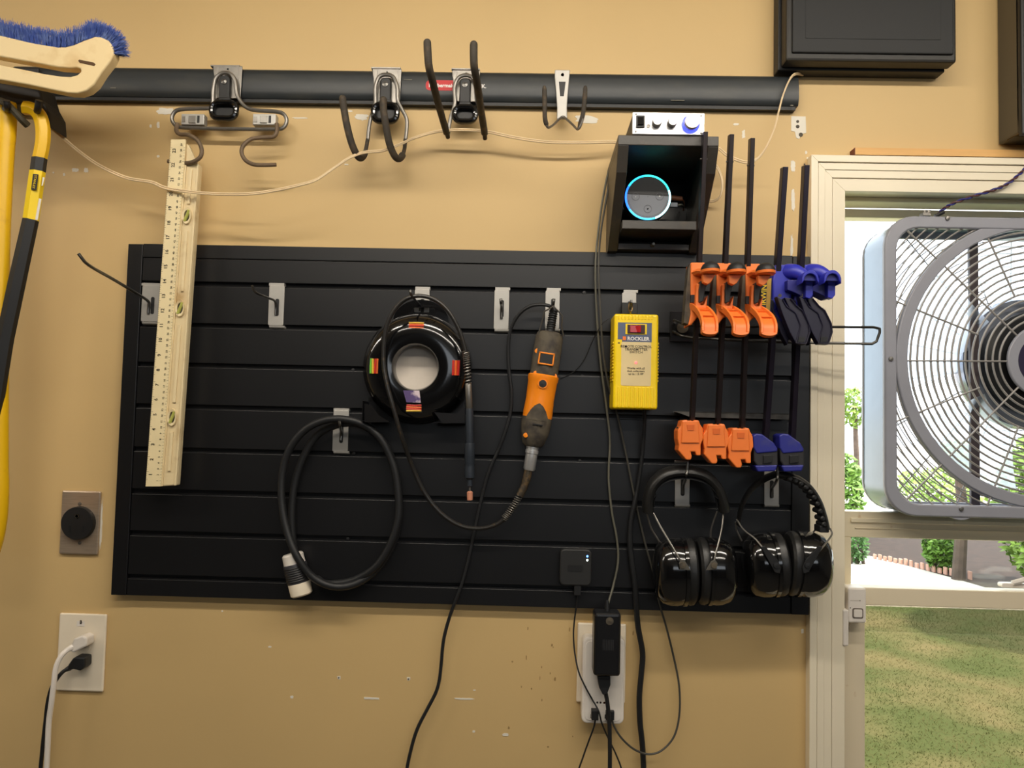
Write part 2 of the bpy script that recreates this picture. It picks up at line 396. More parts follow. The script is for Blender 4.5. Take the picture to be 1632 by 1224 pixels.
# ------------------------------------------------------------------ slat panel
DP = 0.018
px0, px1 = -0.7431, -0.7431+1.2446; pz0 = 1.5-0.3235; pz1 = pz0+0.639
t = thing('slat_panel', 'large black slat wall panel with nine horizontal slats, carrying the tools and hooks', 'wall panel', (-0.12, 0, pz0))
G().box((px0+0.004, -0.0005, pz0+0.002), (px1-0.004, -0.008, pz1-0.004)).build('backing', m_groove, t, smooth=False)
tl = 0.0275
G().box((px0, -0.0005, pz0), (px0+tl, -0.0195, pz1-0.001)).build('edge_trim', m_black, t, smooth=False, bevel=0.0012)
G().box((px1-0.031, -0.0005, pz0), (px1, -0.0195, pz1-0.001)).build('edge_trim', m_black, t, smooth=False, bevel=0.0012)
ztop = wz(350, 413, DP)
G().box((px0+tl, -0.0005, ztop+0.0006), (px1-0.031, -0.0188, pz1)).build('top_trim', m_black, t, smooth=False, bevel=0.0012)
gro = [(449.5, 457), (516, 523), (579.5, 586.5), (646, 653), (715, 722), (782, 790), (849, 857), (919, 926)]
top = ztop
for k in range(9):
    zb = wz(350, gro[k][0], DP) if k < 8 else pz0
    G().box((px0+tl+0.0005, -0.006, zb), (px1-0.0315, -DP, top)).build('slat', m_black, t, smooth=False, bevel=0.0011)
    if k < 8:
        top = wz(350, gro[k][1], DP)
        G().box((px0+tl+0.001, -0.006, top-0.002), (px1-0.032, -0.0125, top+0.0016)).build('slat_lip', m_black, t, smooth=False)
for x, y in ((572, 463), (931, 467), (563, 590), (928, 600), (327+237, 722), (924, 735), (555, 858), (923, 863), (340, 934)):
    G().lathe([(0, 0.0035), (0.0032, 0.003), (0.0036, 0)], P(x, y, 0.012), OUT, 10).build('screw', m_blk, t)

# ------------------------------------------------------------------ track rail across the top
rz1 = wz(1272, 120, 0.018); rz0 = wz(1272, 168, 0.018); rx0 = wx(20, 110, 0.018); rx1 = wx(1273, 140, 0.018)
t = thing('track_rail', 'long black plastic wall track holding the steel hooks above the slat panel', 'rail', ((rx0+rx1)/2, 0, rz0-0.004))
prof = [(0.0005, rz1), (0.012, rz1), (0.0165, rz1-0.004), (0.018, rz1-0.012), (0.0195, rz1-0.024), (0.0195, rz0+0.012), (0.017, rz0+0.003), (0.0145, rz0), (0.0005, rz0)]
G().ext([(rx0, -a, b) for a, b in prof], (rx1-rx0, 0, 0)).build('cover', m_rail, t, sharp=50)
G().box((rx0, -0.0005, rz0-0.0065), (rx1-0.004, -0.013, rz0)).build('lower_lip', m_blk, t, smooth=False)
dl = 0.0197
G().wp(704, 136, rr(-26, -8.5, 26, 8.5, 6.5, 6), 0.0193, 0.0200).build('logo_oval', m_red, t, smooth=False)
g = G(); g.text('Rubbermaid', P(704, 136.5, 0.0203), XR, ZU, 0.0098, 0.03)
g.text('FastTRACK.', P(753.5, 137.5, 0.0200), XR, ZU, 0.0098, 0.03); g.build('logo_lettering', m_white, t, smooth=False, recalc=False)
g = G()
for x, y, w_ in ((1262, 168, 5), (1080, 160, 22), (650, 127, 14), (180, 140, 9)):
    g.wp(x, y, [(-w_/2, -0.6), (w_/2, -0.9), (w_/2, 0.6), (-w_/2, 0.4)], 0.0192, 0.0199)
g.build('scuff', M('light_scuff', (120, 116, 104), 0.7), t, smooth=False)

# ------------------------------------------------------------------ steel hooks hung from the track
GH = 'steel hooks hung from the black track'
def rail_plate(t, cx, top, w_=24, h=56):
    pts = [(-w_, 0), (w_, 0), (w_*0.97, 10), (w_*0.86, 20), (w_*0.84, 26), (w_*0.84, h), (-w_*0.84, h), (-w_*0.84, 26), (-w_*0.86, 20), (-w_*0.97, 10)]
    o = G().wp(cx, top, pts, 0.0205, 0.0225).build('mounting_plate', m_steel, t, smooth=False, bevel=0.0005)
    for sgn in (-1, 1): G().wp(cx+sgn*w_*0.80, top+26, [(-3, -26), (3, -26), (2, 28), (-2, 28)], 0.0222, 0.0245).build('plate_rib', m_steel, o, smooth=False, bevel=0.0006)
    G().lathe([(0, 0), (0.0018, 0)], P(cx, top+5, 0.0228), OUT, 10).build('plate_hole', m_blk, o)
    c = P(cx, top, 0.01)
    G().box((c.x-w_*S(0.01), -0.0005, rz1+0.0005), (c.x+w_*S(0.01), -0.0225, rz1+0.003)).build('top_clip', m_steel, o, smooth=False)
    return o
def prong_r(n, thin, thick, f=0.28):
    out = []
    for i in range(n):
        q = i/(n-1); out.append(thin if q < f else thick)
    return out
def prong(t, pts, thin, thick, mat, f=0.28):
    p = spline(PP(pts), 6); r = prong_r(len(p), thin, thick, f); d = (p[-1]-p[-2]).normalized()
    for q, m_ in ((0.45, .86), (0.75, .6), (0.92, .25)): p.append(p[len(r)-1]+d*(thick*q)); 
    r += [thick*.88, thick*.62, thick*.3]
    return G().tube(p, r, 12).build('prong', mat, t)
def latch(t, cx, y0, y1, ring_y, rw=24, rh=18):
    """black plastic latch: neck and finger ring"""
    g = G(); g.wp(cx, (y0+y1)/2, rr(-9, (y0-y1)/2, 9, (y1-y0)/2, 7, 4), 0.0225, 0.032); a = g.build('latch', m_blk, t, bevel=0.002)
    c = P(cx, ring_y, 0.034); k = S(0.034)
    G().tube([c+Vector((x*k, 0, -y*k)) for x, y in rr(-rw+5, -rh+5, rw-5, rh-5, 11, 6)], 5.2*k, 10, True, sq=(1.0, 0.95)).build('latch_ring', m_gloss, a)
    G().wp(cx, ring_y, rr(-rw+7, -rh+6, rw-7, rh-6, 9, 5), 0.024, 0.029).build('latch_web', m_blk, a, smooth=False)
    G().wp(cx, ring_y-rh+4, [(-9, -8), (9, -8), (13, 4), (-13, 4)], 0.024, 0.034).build('latch_neck', m_blk, a, smooth=False, bevel=0.002)
    G().lathe([(0, 0.002), (4.5*S(0.03), 0.001), (5*S(0.03), 0)], P(cx, y0+12, 0.032), OUT, 14).build('rivet', m_wire, a)
# --- double swivel hook on the left
t = thing('swivel_hook_bar', 'grey steel loop bar with two brown S-shaped swivel hooks below, left on the track', 'hook', P(362, 205, 0.02), GH)
rail_plate(t, 363, 105, 24, 54)
lp = [(339, 165), (340, 145), (343, 127), (351, 118), (360, 116), (369, 119), (375, 130), (378, 150), (386, 165), (396, 173), (410, 176), (440, 178), (452, 182), (457, 192), (452, 203), (440, 206), (400, 206), (340, 205), (290, 203), (279, 199), (274, 189), (279, 178), (292, 174), (318, 173), (334, 172)]
G().tube(spline(PP(lp, 0.032), 5, True), 0.0036, 10, True).build('wire_loop', m_steel, t)
latch(t, 357, 118, 165, 176, 25, 18)
for cx in (307, 421):
    o = G().wb(cx-19, 181, cx+19, 199, 0.022, 0.037).build('sleeve', m_clip, t, smooth=False, bevel=0.001)
    g = G().wb(cx-7, 184, cx+5, 196, 0.037, 0.039); g.wb(cx-17, 185, cx-11, 195, 0.037, 0.038); g.build('sleeve_band', m_steel, o, smooth=False, bevel=0.0005)
    G().wb(cx+7, 184, cx+11, 196, 0.037, 0.0374).build('sleeve_slot', m_blk, o, smooth=False)
G().tube(spline(PP([(283, 197, .045), (281, 208, .050), (287, 214, .060), (300, 215, .068), (314, 223, .070), (321, 236, .070), (320, 249, .070), (310, 257, .068), (297, 260, .062), (282, 259, .056), (268, 257, .052)]), 6), 0.0037, 10).build('swivel_hook', m_brown, t)
G().tube(spline(PP([(441, 197, .040), (441, 210, .042), (435, 218, .043), (418, 219, .044), (400, 222, .046), (388, 232, .05), (385, 243, .052), (391, 255, .052), (404, 262, .052), (420, 263, .052), (440, 262.5, .052)]), 6), 0.0037, 10).build('swivel_hook', m_brown, t)
# --- twin J hook
t = thing('twin_prong_hook', 'steel hook with two short dusty rubber J prongs curving down, on the track', 'hook', P(615, 250, 0.02), GH)
rail_plate(t, 617, 110, 24, 56)
G().tube(spline(PP([(586, 224, .030), (588, 205, .031), (591, 188, .032), (598, 165, .033), (598, 140, .034), (604, 123, .034), (615, 119, .034), (627, 123, .034), (633, 140, .034), (634, 160, .033), (641, 175, .032), (648, 190, .031), (648, 208, .030), (646, 224, .030)]), 5), 0.0035, 10).build('wire_frame', m_steel, t)
latch(t, 614, 122, 170, 180, 24, 19)
prong(t, [(586, 222, .030), (583, 238, .034), (578, 250, .050), (571, 250, .066), (561, 230, .080), (553, 200, .090), (548, 172, .094), (546, 157, .095)], .0036, .0062, m_coat, .2)
prong(t, [(646, 222, .030), (644, 240, .034), (638, 252, .050), (630, 250, .066), (621, 230, .080), (615, 200, .090), (611, 172, .094), (611, 159, .095)], .0036, .0062, m_coat, .2)
# --- tall twin prong hook
t = thing('tall_prong_hook', 'steel hook with two long brown prongs rising high above the track', 'hook', P(742, 215, 0.02), GH)
rail_plate(t, 743, 112, 23, 52)
G().tube(spline(PP([(714, 218, .028), (716, 200, .030), (719, 185, .031), (725, 165, .033), (724, 140, .034), (730, 125, .034), (741, 120, .034), (753, 124, .034), (758, 140, .034), (760, 160, .033), (769, 180, .031), (773, 200, .030), (773, 220, .028)]), 5), 0.0035, 10).build('wire_frame', m_steel, t)
latch(t, 741, 123, 168, 182, 22, 17)
for pts in (((714, 219, .028), (711, 209, .045), (704, 185, .092), (697, 160, .15), (690, 132, .20), (684, 108, .225), (682, 88, .232), (681, 68, .234)),
            ((773, 221, .028), (772, 210, .045), (768, 185, .092), (764, 158, .15), (760, 130, .20), (756, 108, .225), (755, 90, .232), (755, 71, .234))):
    prong(t, pts, .0040, .0062, m_coat, .1)
# --- small utility hook
t = thing('utility_hook', 'small silver Y-shaped utility hook with two upturned rubber tips, right on the track', 'hook', P(896, 206, 0.02), GH)
g = G(); g.wp(896, 111, [(-12, 0), (13, 0), (12, 12), (10, 40), (9, 62), (10, 82), (-7, 82), (-7, 62), (-9, 40), (-12, 12)], 0.021, 0.026)
o = g.build('mounting_plate', m_clip, t, smooth=False, bevel=0.0015)
g = G(); g.wp(896, 111, [(-5, 20), (6, 20), (3.5, 44), (-2.5, 44)], 0.0262, 0.0268); g.lathe([(0, 0), (0.003, 0)], P(896.5, 119, 0.0266), OUT, 12); g.build('plate_slot', m_blk, o, smooth=False)
G().tube(spline(PP([(868, 145, .070), (868, 165, .069), (869, 190, .066), (873, 203, .060), (882, 199, .045), (891, 190, .032), (897, 186, .027), (903, 190, .032), (913, 199, .045), (921, 206, .060), (927, 195, .066), (931, 170, .069), (933, 145, .070)]), 6), 0.0022, 8).build('wire_fork', m_steel, t)
for pts in (((867.5, 137, .070), (868, 160, .0695), (868.5, 188, .0665), (872, 202, .0605)), ((933, 137, .070), (932, 155, .0695), (929, 182, .067), (922, 205, .061))):
    G().tube(spline(PP(pts), 6), [0.002, 0.0038]+[0.0042]*15+[0.003, 0.0024], 10).build('rubber_tip', m_coat, t)

# ------------------------------------------------------------------ clip hooks in the slats
GC = 'silver clip hooks in the slat panel'
def clip_hook(cx, top, bot, w_, label, slot_y, prong, tipmat=None, r=0.0022, seg=6):
    t = thing('clip_hook', label, 'hook', P(cx, bot, 0.02), GC)
    h = bot-top
    o = G().wp(cx, top, rr(-w_/2, 0, w_/2, h-3, 2.5), 0.0195, 0.0222).build('clip_plate', m_clip, t, smooth=False, bevel=0.0008)
    c = P(cx, bot, 0.02); k = S(0.02)
    G().ext([(c.x-w_/2*k, -0.0222, c.z+4*k), (c.x-w_/2*k, -0.0215, c.z+1*k), (c.x-w_/2*k, -0.017, c.z-1*k), (c.x-w_/2*k, -0.010, c.z), (c.x-w_/2*k, -0.010, c.z+2*k), (c.x-w_/2*k, -0.0195, c.z+4*k)], (w_*k, 0, 0)).build('bottom_curl', m_clip, o, bevel=0.0004)
    c = P(cx+1.5, top-1, 0.014)
    G().box((c.x-w_/2*k, -0.010, c.z-0.003), (c.x+w_/2*k, -0.0215, c.z+0.0022)).build('top_lip', m_clip, o, smooth=False, bevel=0.0005)
    G().wp(cx, slot_y, rr(-3, -14, 3, 14, 2.5), 0.0221, 0.0224).build('slot', m_blk, o, smooth=False)
    G().tube(spline(PP(prong), seg), r, 10).build('prong', m_wire, t)
    return t
clip_hook(243, 455, 517, 33, 'silver clip hook at the panel\'s left edge with a long dark prong reaching left', 487,
          [(236, 500, .0235), (237, 487, .0245), (235, 479, .030), (215, 466, .065), (180, 445, .12), (150, 428, .17), (137, 419, .19), (131, 412, .196), (125, 404, .20)], r=0.0026)
clip_hook(441.5, 455, 523, 25, 'empty silver clip hook with short prong, right of the ivory level', 490,
          [(439, 502, .0235), (439.5, 488, .0245), (437, 479, .032), (425, 474, .058), (411, 468, .085), (405, 463, .093), (402, 455, .098)])
clip_hook(673, 461, 528, 24, 'silver clip hook carrying the round black cable reel', 490,
          [(669, 497, .0235), (670, 488, .0245), (666, 483, .045), (660, 476, .080), (655, 469, .115), (653, 462, .118)])
clip_hook(800, 462, 529, 24, 'empty silver clip hook between the cable reel and the orange rotary tool', 492,
          [(799, 508, .0235), (799, 494, .0245), (799, 487, .036), (798.5, 483, .08), (798, 476, .084)], r=0.0025)
clip_hook(881, 463, 528, 23, 'silver clip hook holding the orange rotary tool', 490,
          [(880, 505, .0235), (881, 494, .0245), (881, 489, .040), (882, 484, .082), (883, 476, .086)], r=0.0025)
clip_hook(1003, 466, 530, 23, 'silver clip hook holding the yellow remote switch box', 494,
          [(1003, 505, .0235), (1003, 493, .0245), (1005, 488, .05), (1006, 484, .085), (1006, 478, .088)], r=0.0022)
clip_hook(544, 654, 723, 25, 'silver clip hook inside the coiled thick black cable', 692,
          [(543, 702, .0235), (544, 690, .0245), (543, 684, .045), (542, 679, .082), (541, 671, .086)], r=0.0025)
clip_hook(1088, 748, 808, 23, 'silver clip hook behind the left ear defenders\' headband', 776,
          [(1089, 788, .0235), (1089, 776, .0245), (1091, 768, .045), (1094, 758, .098), (1095, 750, .10), (1096, 738, .10), (1094, 736, .10), (1084, 736, .10), (1075, 735.5, .10)], r=0.0025)
clip_hook(1230, 748, 808, 23, 'silver clip hook behind the right ear defenders\' headband', 780,
          [(1230, 794, .0235), (1230, 780, .0245), (1233, 774, .045), (1238, 765, .100), (1239, 757, .103), (1239, 744, .103)], r=0.0025)

# ------------------------------------------------------------------ spirit level with ruler edge
t = thing('spirit_level', 'long yellowed ivory spirit level with an inch ruler edge, hanging on the left', 'level', P(258, 775, 0.06))
BL = P(231.5, 775.5, .066); BR = P(256.5, 775.5, .066); TL = P(272, 222, .066); TR = P(296, 222, .066)
g = G().ext([BL, BR, TR, TL], (0, 0.004, 0)); g.build('ruler_face', m_ruler, t, smooth=False, bevel=0.0008)
B1 = P(257, 775, .060); B2 = P(282, 773.5, .060); T1 = P(295.0, 264, .060); T2 = P(318.0, 262, .060)
bodyo = G().ext([B1, B2, T2, T1], (0, 0.014, 0)).build('body', m_levelw, t, smooth=False, bevel=0.002)
def bl(u, v, d=0.0605):       # u across the body 0..1, v from bottom 0..1
    a = B1.lerp(B2, u); b = T1.lerp(T2, u); q = a.lerp(b, v); return Vector((q.x, -d, q.z))
g = G()
for u0, u1 in ((0.86, 1.0), (0.0, 0.13)): g.ext([bl(u0, 0), bl(u1, 0), bl(u1, 1), bl(u0, 1)], (0, -0.003, 0))
g.build('edge_rail', m_levelw, bodyo, smooth=False, bevel=0.0008)
for v0, v1 in ((0.045, 0.165), (0.255, 0.495), (0.60, 0.79), (0.875, 0.985)):
    G().ext([bl(0.36, v0), bl(0.56, v0), bl(0.56, v1), bl(0.36, v1)], (0, -0.0022, 0)).build('long_rib', m_levelw, bodyo, smooth=False, bevel=0.0008)
m_vial = M('green_vial_liquid', (176, 178, 92), 0.12, var=0.1)
for v in (0.21, 0.548, 0.838):
    c = bl(0.42, v, 0.0606)
    G().lathe([(0.0052, 0), (0.0052, 0.003), (0.0078, 0.004), (0.0085, 0)], c, OUT, 20, e1=XR, s1=1.0, s2=1.9).build('vial_bezel', m_levelw, bodyo)
    G().lathe([(0, 0.0004), (0.0052, 0.0003)], c, OUT, 20, e1=XR, s1=1.0, s2=1.9).build('vial_recess', m_dust, bodyo)
    ax = (bl(0.42, v+0.02)-bl(0.42, v-0.02)).normalized()
    ax = (ax+XR*0.35).normalized()
    G().cyl(c-ax*0.011+OUT*0.002, c+ax*0.011+OUT*0.002, 0.0028, 10).build('vial', m_vial, bodyo)
g = G().ext([bl(0.05, 0.995), bl(0.95, 0.995), bl(0.15, 1.065), bl(0.0, 1.07)], (0, 0.008, 0)); g.build('end_block', m_levelw, bodyo, smooth=False, bevel=0.001)
def rl(u, v, d=0.0663):
    a = BL.lerp(BR, u); b = TL.lerp(TR, u); q = a.lerp(b, v); return Vector((q.x, -d, q.z))
upv = (TL-BL).normalized(); acr = (BR-BL).normalized()
g = G(); N_IN = 23.6
for i in range(1, 24):
    g.text(str(i), rl(0.30, i/N_IN-0.008), upv, -acr, 0.0085, 0.015)
for i in range(1, 60):
    g.text(str(i), rl(0.76, i*0.3937/N_IN), upv, -acr, 0.0048, 0.01)
for i in range(0, 23*8+4):
    L = 0.16 if i % 8 == 0 else (0.11 if i % 4 == 0 else 0.06); v = i/8/N_IN; w_ = 0.00022/0.6
    g.add([rl(0, v-w_), rl(L, v-w_), rl(L, v+w_), rl(0, v+w_)], [(0, 1, 2, 3)])
for i in range(0, 59*2):
    L = 0.12 if i % 2 == 0 else 0.07; v = i*0.3937/2/N_IN; w_ = 0.00018/0.6
    g.add([rl(1, v-w_), rl(1-L, v-w_), rl(1-L, v+w_), rl(1, v+w_)], [(0, 1, 2, 3)])
g.build('ruler_markings', m_ink, t, smooth=False, recalc=False)

# ------------------------------------------------------------------ round cable reel
rc = P(662, 585, 0.07)
t = thing('cable_reel', 'round glossy black cable reel with a white centre and orange wires in four windows', 'reel', (rc.x, -0.02, rc.z-0.1))
k = S(0.07); rcw = Vector((rc.x, 0, rc.z))
m_reel = m_gloss
g = G().lathe([(37*k, .030), (89*k, .030), (90*k, .040), (88*k, .052), (82*k, .064), (74*k, .071), (60*k, .0735), (44*k, .074), (38*k, .0725), (36*k, .068)], rcw, OUT, 56, closed=True)
g.build('shell', m_reel, t)
G().lathe([(0, .0345), (40*k, .0345), (40*k, .031), (0, .031)], rcw, OUT, 32).build('centre_disc', M('white_card_disc', (226, 214, 200), 0.6), t)
# hanging tab with slot
g = G(); zt = rc.z
def tabp(x, y): return Vector((rc.x+x*k, -.036, rc.z-y*k))
outer = [tabp(40*math.cos(a)*1.15+2, -78-36*math.sin(a)) for a in [PI*i/14 for i in range(15)]]
slot = [tabp(7+(14 if math.cos(a) > 0 else -14)+4.5*math.cos(a), -97-4.0*math.sin(a)) for a in [PI*i/14 for i in range(15)]]
side_l = [tabp(-44, -60), tabp(49, -60)]
loop_ = [tabp(49, -60)]+outer+[tabp(-44, -60)]
sl = [tabp(7+(14 if math.cos(a) > 0 else -14)+4.5*math.cos(a), -97-4.0*math.sin(a)) for a in [2*PI*i/20 for i in range(20)]]
ang_ = [PI*i/14 for i in range(15)]
ui = [i for i, a in enumerate(ang_) if 36*math.sin(a) >= 19]
up_ = [outer[i] for i in ui]+[sl[i] for i in range(10, -1, -1)]
dn_ = [outer[ui[0]]]+[sl[i % 20] for i in range(20, 9, -1)]+[outer[ui[-1]]]+[outer[i] for i in range(ui[-1]+1, 15)]+[tabp(-44, -62), tabp(48, -62)]+[outer[i] for i in range(0, ui[0])]
g = G().ext(up_, (0, .004, 0)).ext(dn_, (0, .004, 0))
g.build('hanging_tab', m_reel, t, smooth=False)
m_or = [M('orange_wire', (236, 110, 46), 0.4), M('red_wire', (206, 44, 30), 0.4), M('yellow_wire', (230, 190, 60), 0.4), M('green_wire', (110, 190, 50), 0.4)]
def reel_window(cx, cy, hw, hh, cols, vertical, dd):
    c = rcw+Vector((cx*k, 0, -cy*k))
    o = G().box((c.x-(hw+1.2)*k, -dd+.004, c.z-(hh+1.2)*k), (c.x+(hw+1.2)*k, -dd-.0006, c.z+(hh+1.2)*k)).build('wire_window', m_blk, t, smooth=False, bevel=0.0005)
    nn = len(cols)
    for i, cc in enumerate(cols):
        if vertical:
            x = c.x+(-hw+(i+.5)*2*hw/nn)*k; a, b = Vector((x, -dd-.001, c.z-hh*k)), Vector((x+random.uniform(-.001, .001), -dd-.001, c.z+hh*k)); r = hw/nn*k*1.05
        else:
            z = c.z+(hh-(i+.5)*2*hh/nn)*k; a, b = Vector((c.x-hw*k, -dd-.001, z)), Vector((c.x+hw*k, -dd-.001, z+random.uniform(-.001, .001))); r = hh/nn*k*1.05
        mid = (a+b)/2+Vector((random.uniform(-.0006, .0006), -.0003, random.uniform(-.0006, .0006)))
        G().tube([a, mid, b], r, 8).build('wire', m_or[cc], o)
reel_window(0, -67, 12, 5, (2, 0, 1, 0), False, .0708)
reel_window(0, 66, 12, 6, (1, 0, 1, 2), False, .0710)
reel_window(-66, 0, 7, 12, (3, 2, 1, 0), True, .0712)
reel_window(65, 0, 6, 12, (1, 0, 1), True, .0714)
g = G(); c = rcw
G().ext([c+Vector((-18*k, -.0742, -38*k)), c+Vector((8*k, -.0742, -38*k)), c+Vector((11*k, -.0742, -57*k)), c+Vector((-12*k, -.0742, -57*k))], (0, .0006, 0)).build('paper_label', M('printed_label', (88, 70, 120), 0.5, rgb2=(214, 196, 204), thr=(0.45, 0.55), ns=50), t, smooth=False)
# tray bracket that cradles the reel
t = thing('reel_bracket', 'thin black metal bracket tray cradling the bottom of the round reel', 'bracket', P(661, 676, 0.02))
g = G(); zb_ = P(661, 672, .05).z; xl = P(581, 660, .05).x; xr = P(741, 660, .05).x
m_brk = M('black_sheet_metal', (26, 24, 24), 0.3, 0.4, var=0.1)
for a, b in ((xl, xl+.040), (xr-.052, xr)): g.box((a, -.019, zb_-.0012), (b, -.075, zb_))
g.build('base_plate', m_brk, t, smooth=False)
G().box((xl, -.019, zb_), (xl+.0012, -.072, zb_+.034)).build('side_plate', m_brk, t, smooth=False)
G().box((xr-.0012, -.019, zb_), (xr, -.072, zb_+.034)).build('side_plate', m_brk, t, smooth=False)
G().box((xl, -.019, zb_), (xr, -.0205, zb_+.042)).build('back_plate', m_brk, t, smooth=False)
G().ext([P(692, 657, .076), P(705, 675, .076), P(741, 674, .076), P(741, 645, .076), P(728, 659, .076)], (0, .0012, 0)).build('corner_lug', m_brk, t, smooth=False)
G().ext([P(581, 643, .076), P(592, 646, .076), P(604, 662, .076), P(622, 673, .076), P(581, 673, .076)], (0, .0012, 0)).build('corner_lug', m_brk, t, smooth=False)

# ------------------------------------------------------------------ rotary tool with flexible shaft
t = thing('rotary_tool', 'orange and dark grey rotary tool hanging from a clip hook, with flexible shaft looping left', 'power tool', P(850, 712, 0.05))
A = P(877, 529, .052); B = P(849, 712, .052); ax = (B-A).normalized(); L = (B-A).length
def along(f): return A+ax*(L*f)
kk = S(.052)
side = ax.cross(OUT).normalized()
g = G().lathe([(0.0, -.001), (14*kk, 0), (20*kk, .003), (22*kk, .010), (22.5*kk, .045), (22*kk, .085)], A, ax, 28, e1=side, s2=0.9); g.build('rear_housing', m_dust, t)
g = G().lathe([(22.5*kk, .077), (24.5*kk, .079), (24.5*kk, .086), (23.5*kk, .089), (22.5*kk, .12), (23.5*kk, .145), (23.0*kk, .160), (20.5*kk, .180)], A, ax, 28, e1=side, s2=0.9); g.build('orange_housing', m_org2, t)
g = G().lathe([(23.0*kk, .150), (24*kk, .162), (22*kk, .180), (17*kk, .200), (12*kk, .2045), (0, .2045)], A, ax, 28, e1=side, s2=0.9)
g.build('nose', m_dust, t)
# pointed tongue of the nose running up over the orange housing
def surf(u, h, rr_, out=0.0004):
    an = u; return A+ax*h+side*(rr_*math.sin(an))+OUT*((rr_*0.9+out)*math.cos(an))
g = G(); rows = [(0.128, 0.02), (0.133, 0.30), (0.140, 0.52), (0.150, 0.75), (0.158, 0.9)]
vv = []; ff = []
for h, wdt in rows:
    for j in range(7):
        vv.append(surf(wdt*(j/3-1), h, 23.7*kk, .0006))
for i in range(len(rows)-1):
    for j in range(6): ff.append((i*7+j, i*7+j+1, (i+1)*7+j+1, (i+1)*7+j))
g.add(vv, ff); g.build('nose_tongue', m_dust, t)
G().obox(surf(-0.1, .165, 24*kk, .0002), side*.009, ax*.0009, OUT*.001).build('vent_slot', m_blk, t)
c = surf(0.0, .050, 22*kk); sw = G()
for a_, b_ in (((1, 0), (0.0013, 0.0105)), ((-1, 0), (0.0013, 0.0105)),): sw.obox(c+side*(a_[0]*.0125), side*b_[0], ax*b_[1], OUT*.002)
for s_ in (-1, 1): sw.obox(c+ax*(s_*.0095), side*.0138, ax*.0013, OUT*.002)
o = sw.build('switch_bezel', m_org2, t, smooth=False, bevel=0.0005)
G().obox(c, side*.0115, ax*.0085, OUT*.0012).build('rocker', m_blk, o, smooth=False, bevel=0.001)
c = surf(-0.02, .094, 23.3*kk)
G().lathe([(.0068, 0), (.0082, 0), (.0082, .0022), (.0068, .0022)], c-OUT*.001, OUT, 20, closed=True).build('button_ring', m_org2, t)
G().lathe([(.0068, 0), (.0066, .002), (0, .0024)], c-OUT*.001, OUT, 20).build('lock_button', m_blk, t)
for u, h in ((0.85, .038), (0.65, .077), (-0.95, .077), (0.7, .186)):
    G().lathe([(.0042, 0), (.0042, .0016), (0, .002)], surf(u, h, 21.5*kk)-OUT*.001, OUT, 12).build('brush_cap', m_org2, t)
g = G(); g.lathe([(5.5*kk, -.042), (6*kk, -.04), (7*kk, .0)], A, ax, 16)
for i in range(9): g.lathe([(6.3*kk, -.038+i*.004), (7.6*kk, -.037+i*.004), (6.5*kk, -.0355+i*.004)], A, ax, 14)
g.build('strain_relief', m_rubber, t)
G().tube(PP([(858, 534, .062), (864, 512, .070), (868, 496, .078), (874, 493, .083), (882, 488, .0858), (889, 495, .083), (896, 503, .078), (895, 520, .070), (898, 536, .062)]), 0.0014, 8).build('hanging_bail', m_steel, t)
g = G().lathe([(10.5*kk, .200), (10.5*kk, .206), (9.6*kk, .207), (9.6*kk, .210), (10.5*kk, .211), (10.5*kk, .216), (9.4*kk, .217), (9.6*kk, .243), (8*kk, .246)], A, ax, 24); g.build('collet_nut', m_alu, t)
# flexible shaft
seg1 = PP([(843, 742, .052), (840, 760, .052), (835, 776, .052), (828, 790, .052)]); seg1 = spline(seg1, 5)
G().tube(seg1, [.0072]*8+[.0066]*8, 14).build('shaft_sleeve', m_shaft, t)
def coil(path, turns, R, r):
    path = spline(path, 8); fr = frames(path); n = len(path); out = []; steps = turns*10
    for i in range(steps+1):
        f = i/steps*(n-1); a = int(min(f, n-2)); q = f-a; p = path[a].lerp(path[a+1], q); t_, u, w_ = fr[a]
        an = 2*PI*i/10; out.append(p+u*(R*math.cos(an))+w_*(R*math.sin(an)))
    return G().tube(out, r, 6)
coil(PP([(828, 790, .052), (820, 804, .052), (811, 817, .052), (803, 827, .052)]), 13, .0056, .0011).build('bend_spring', m_steel, t)
loop = [(826, 793, .052), (803, 827, .052), (782, 839, .050), (757, 842, .048), (730, 836, .046), (700, 815, .044), (674, 780, .046), (654, 735, .055), (640, 695, .080), (627, 650, .090), (616, 610, .092), (611, 575, .092), (613, 535, .095), (622, 505, .098), (638, 483, .100), (655, 473.5, .102), (675, 472, .102), (697, 480, .100), (716, 498, .098), (732, 527, .094), (741, 558, .090), (744, 580, .088), (746, 612, .086)]
G().tube(spline(PP(loop), 8), .0037, 10).build('flexible_shaft', m_shaft if False else M('dark_flexible_hose', (38, 36, 34), 0.35, rgb2=(92, 74, 50), thr=(0.6, 0.8), ns=120), t)
coil(PP([(742, 560, .089), (744, 580, .088), (746, 612, .086)]), 13, .0052, .0012).build('bend_spring', m_steel, t)
def seglathe(a, b, prof, name, mat):
    a = P(*a); b = P(*b); Lh = (b-a).length
    return G().lathe([(r, h*Lh) for r, h in prof], a, b-a, 20).build(name, mat, t)
seglathe((746.3, 611, .086), (748, 652, .084), [(.0052, 0), (.0058, .03), (.0058, .97), (.005, 1)], 'metal_ferrule', m_steel)
m_hp = M('blue_black_handpiece', (40, 46, 54), 0.4, var=0.1)
seglathe((748, 651, .084), (748.5, 708, .082), [(.0062, 0), (.0068, .05), (.0066, .97), (.008, 1)], 'grip_neck', m_hp)
hp = seglathe((748.5, 706, .082), (748.5, 764, .080), [(.0082, 0), (.0088, .05), (.0086, .55), (.0078, .6), (.0084, .66), (.0084, .95), (.005, 1)], 'handpiece', m_hp)
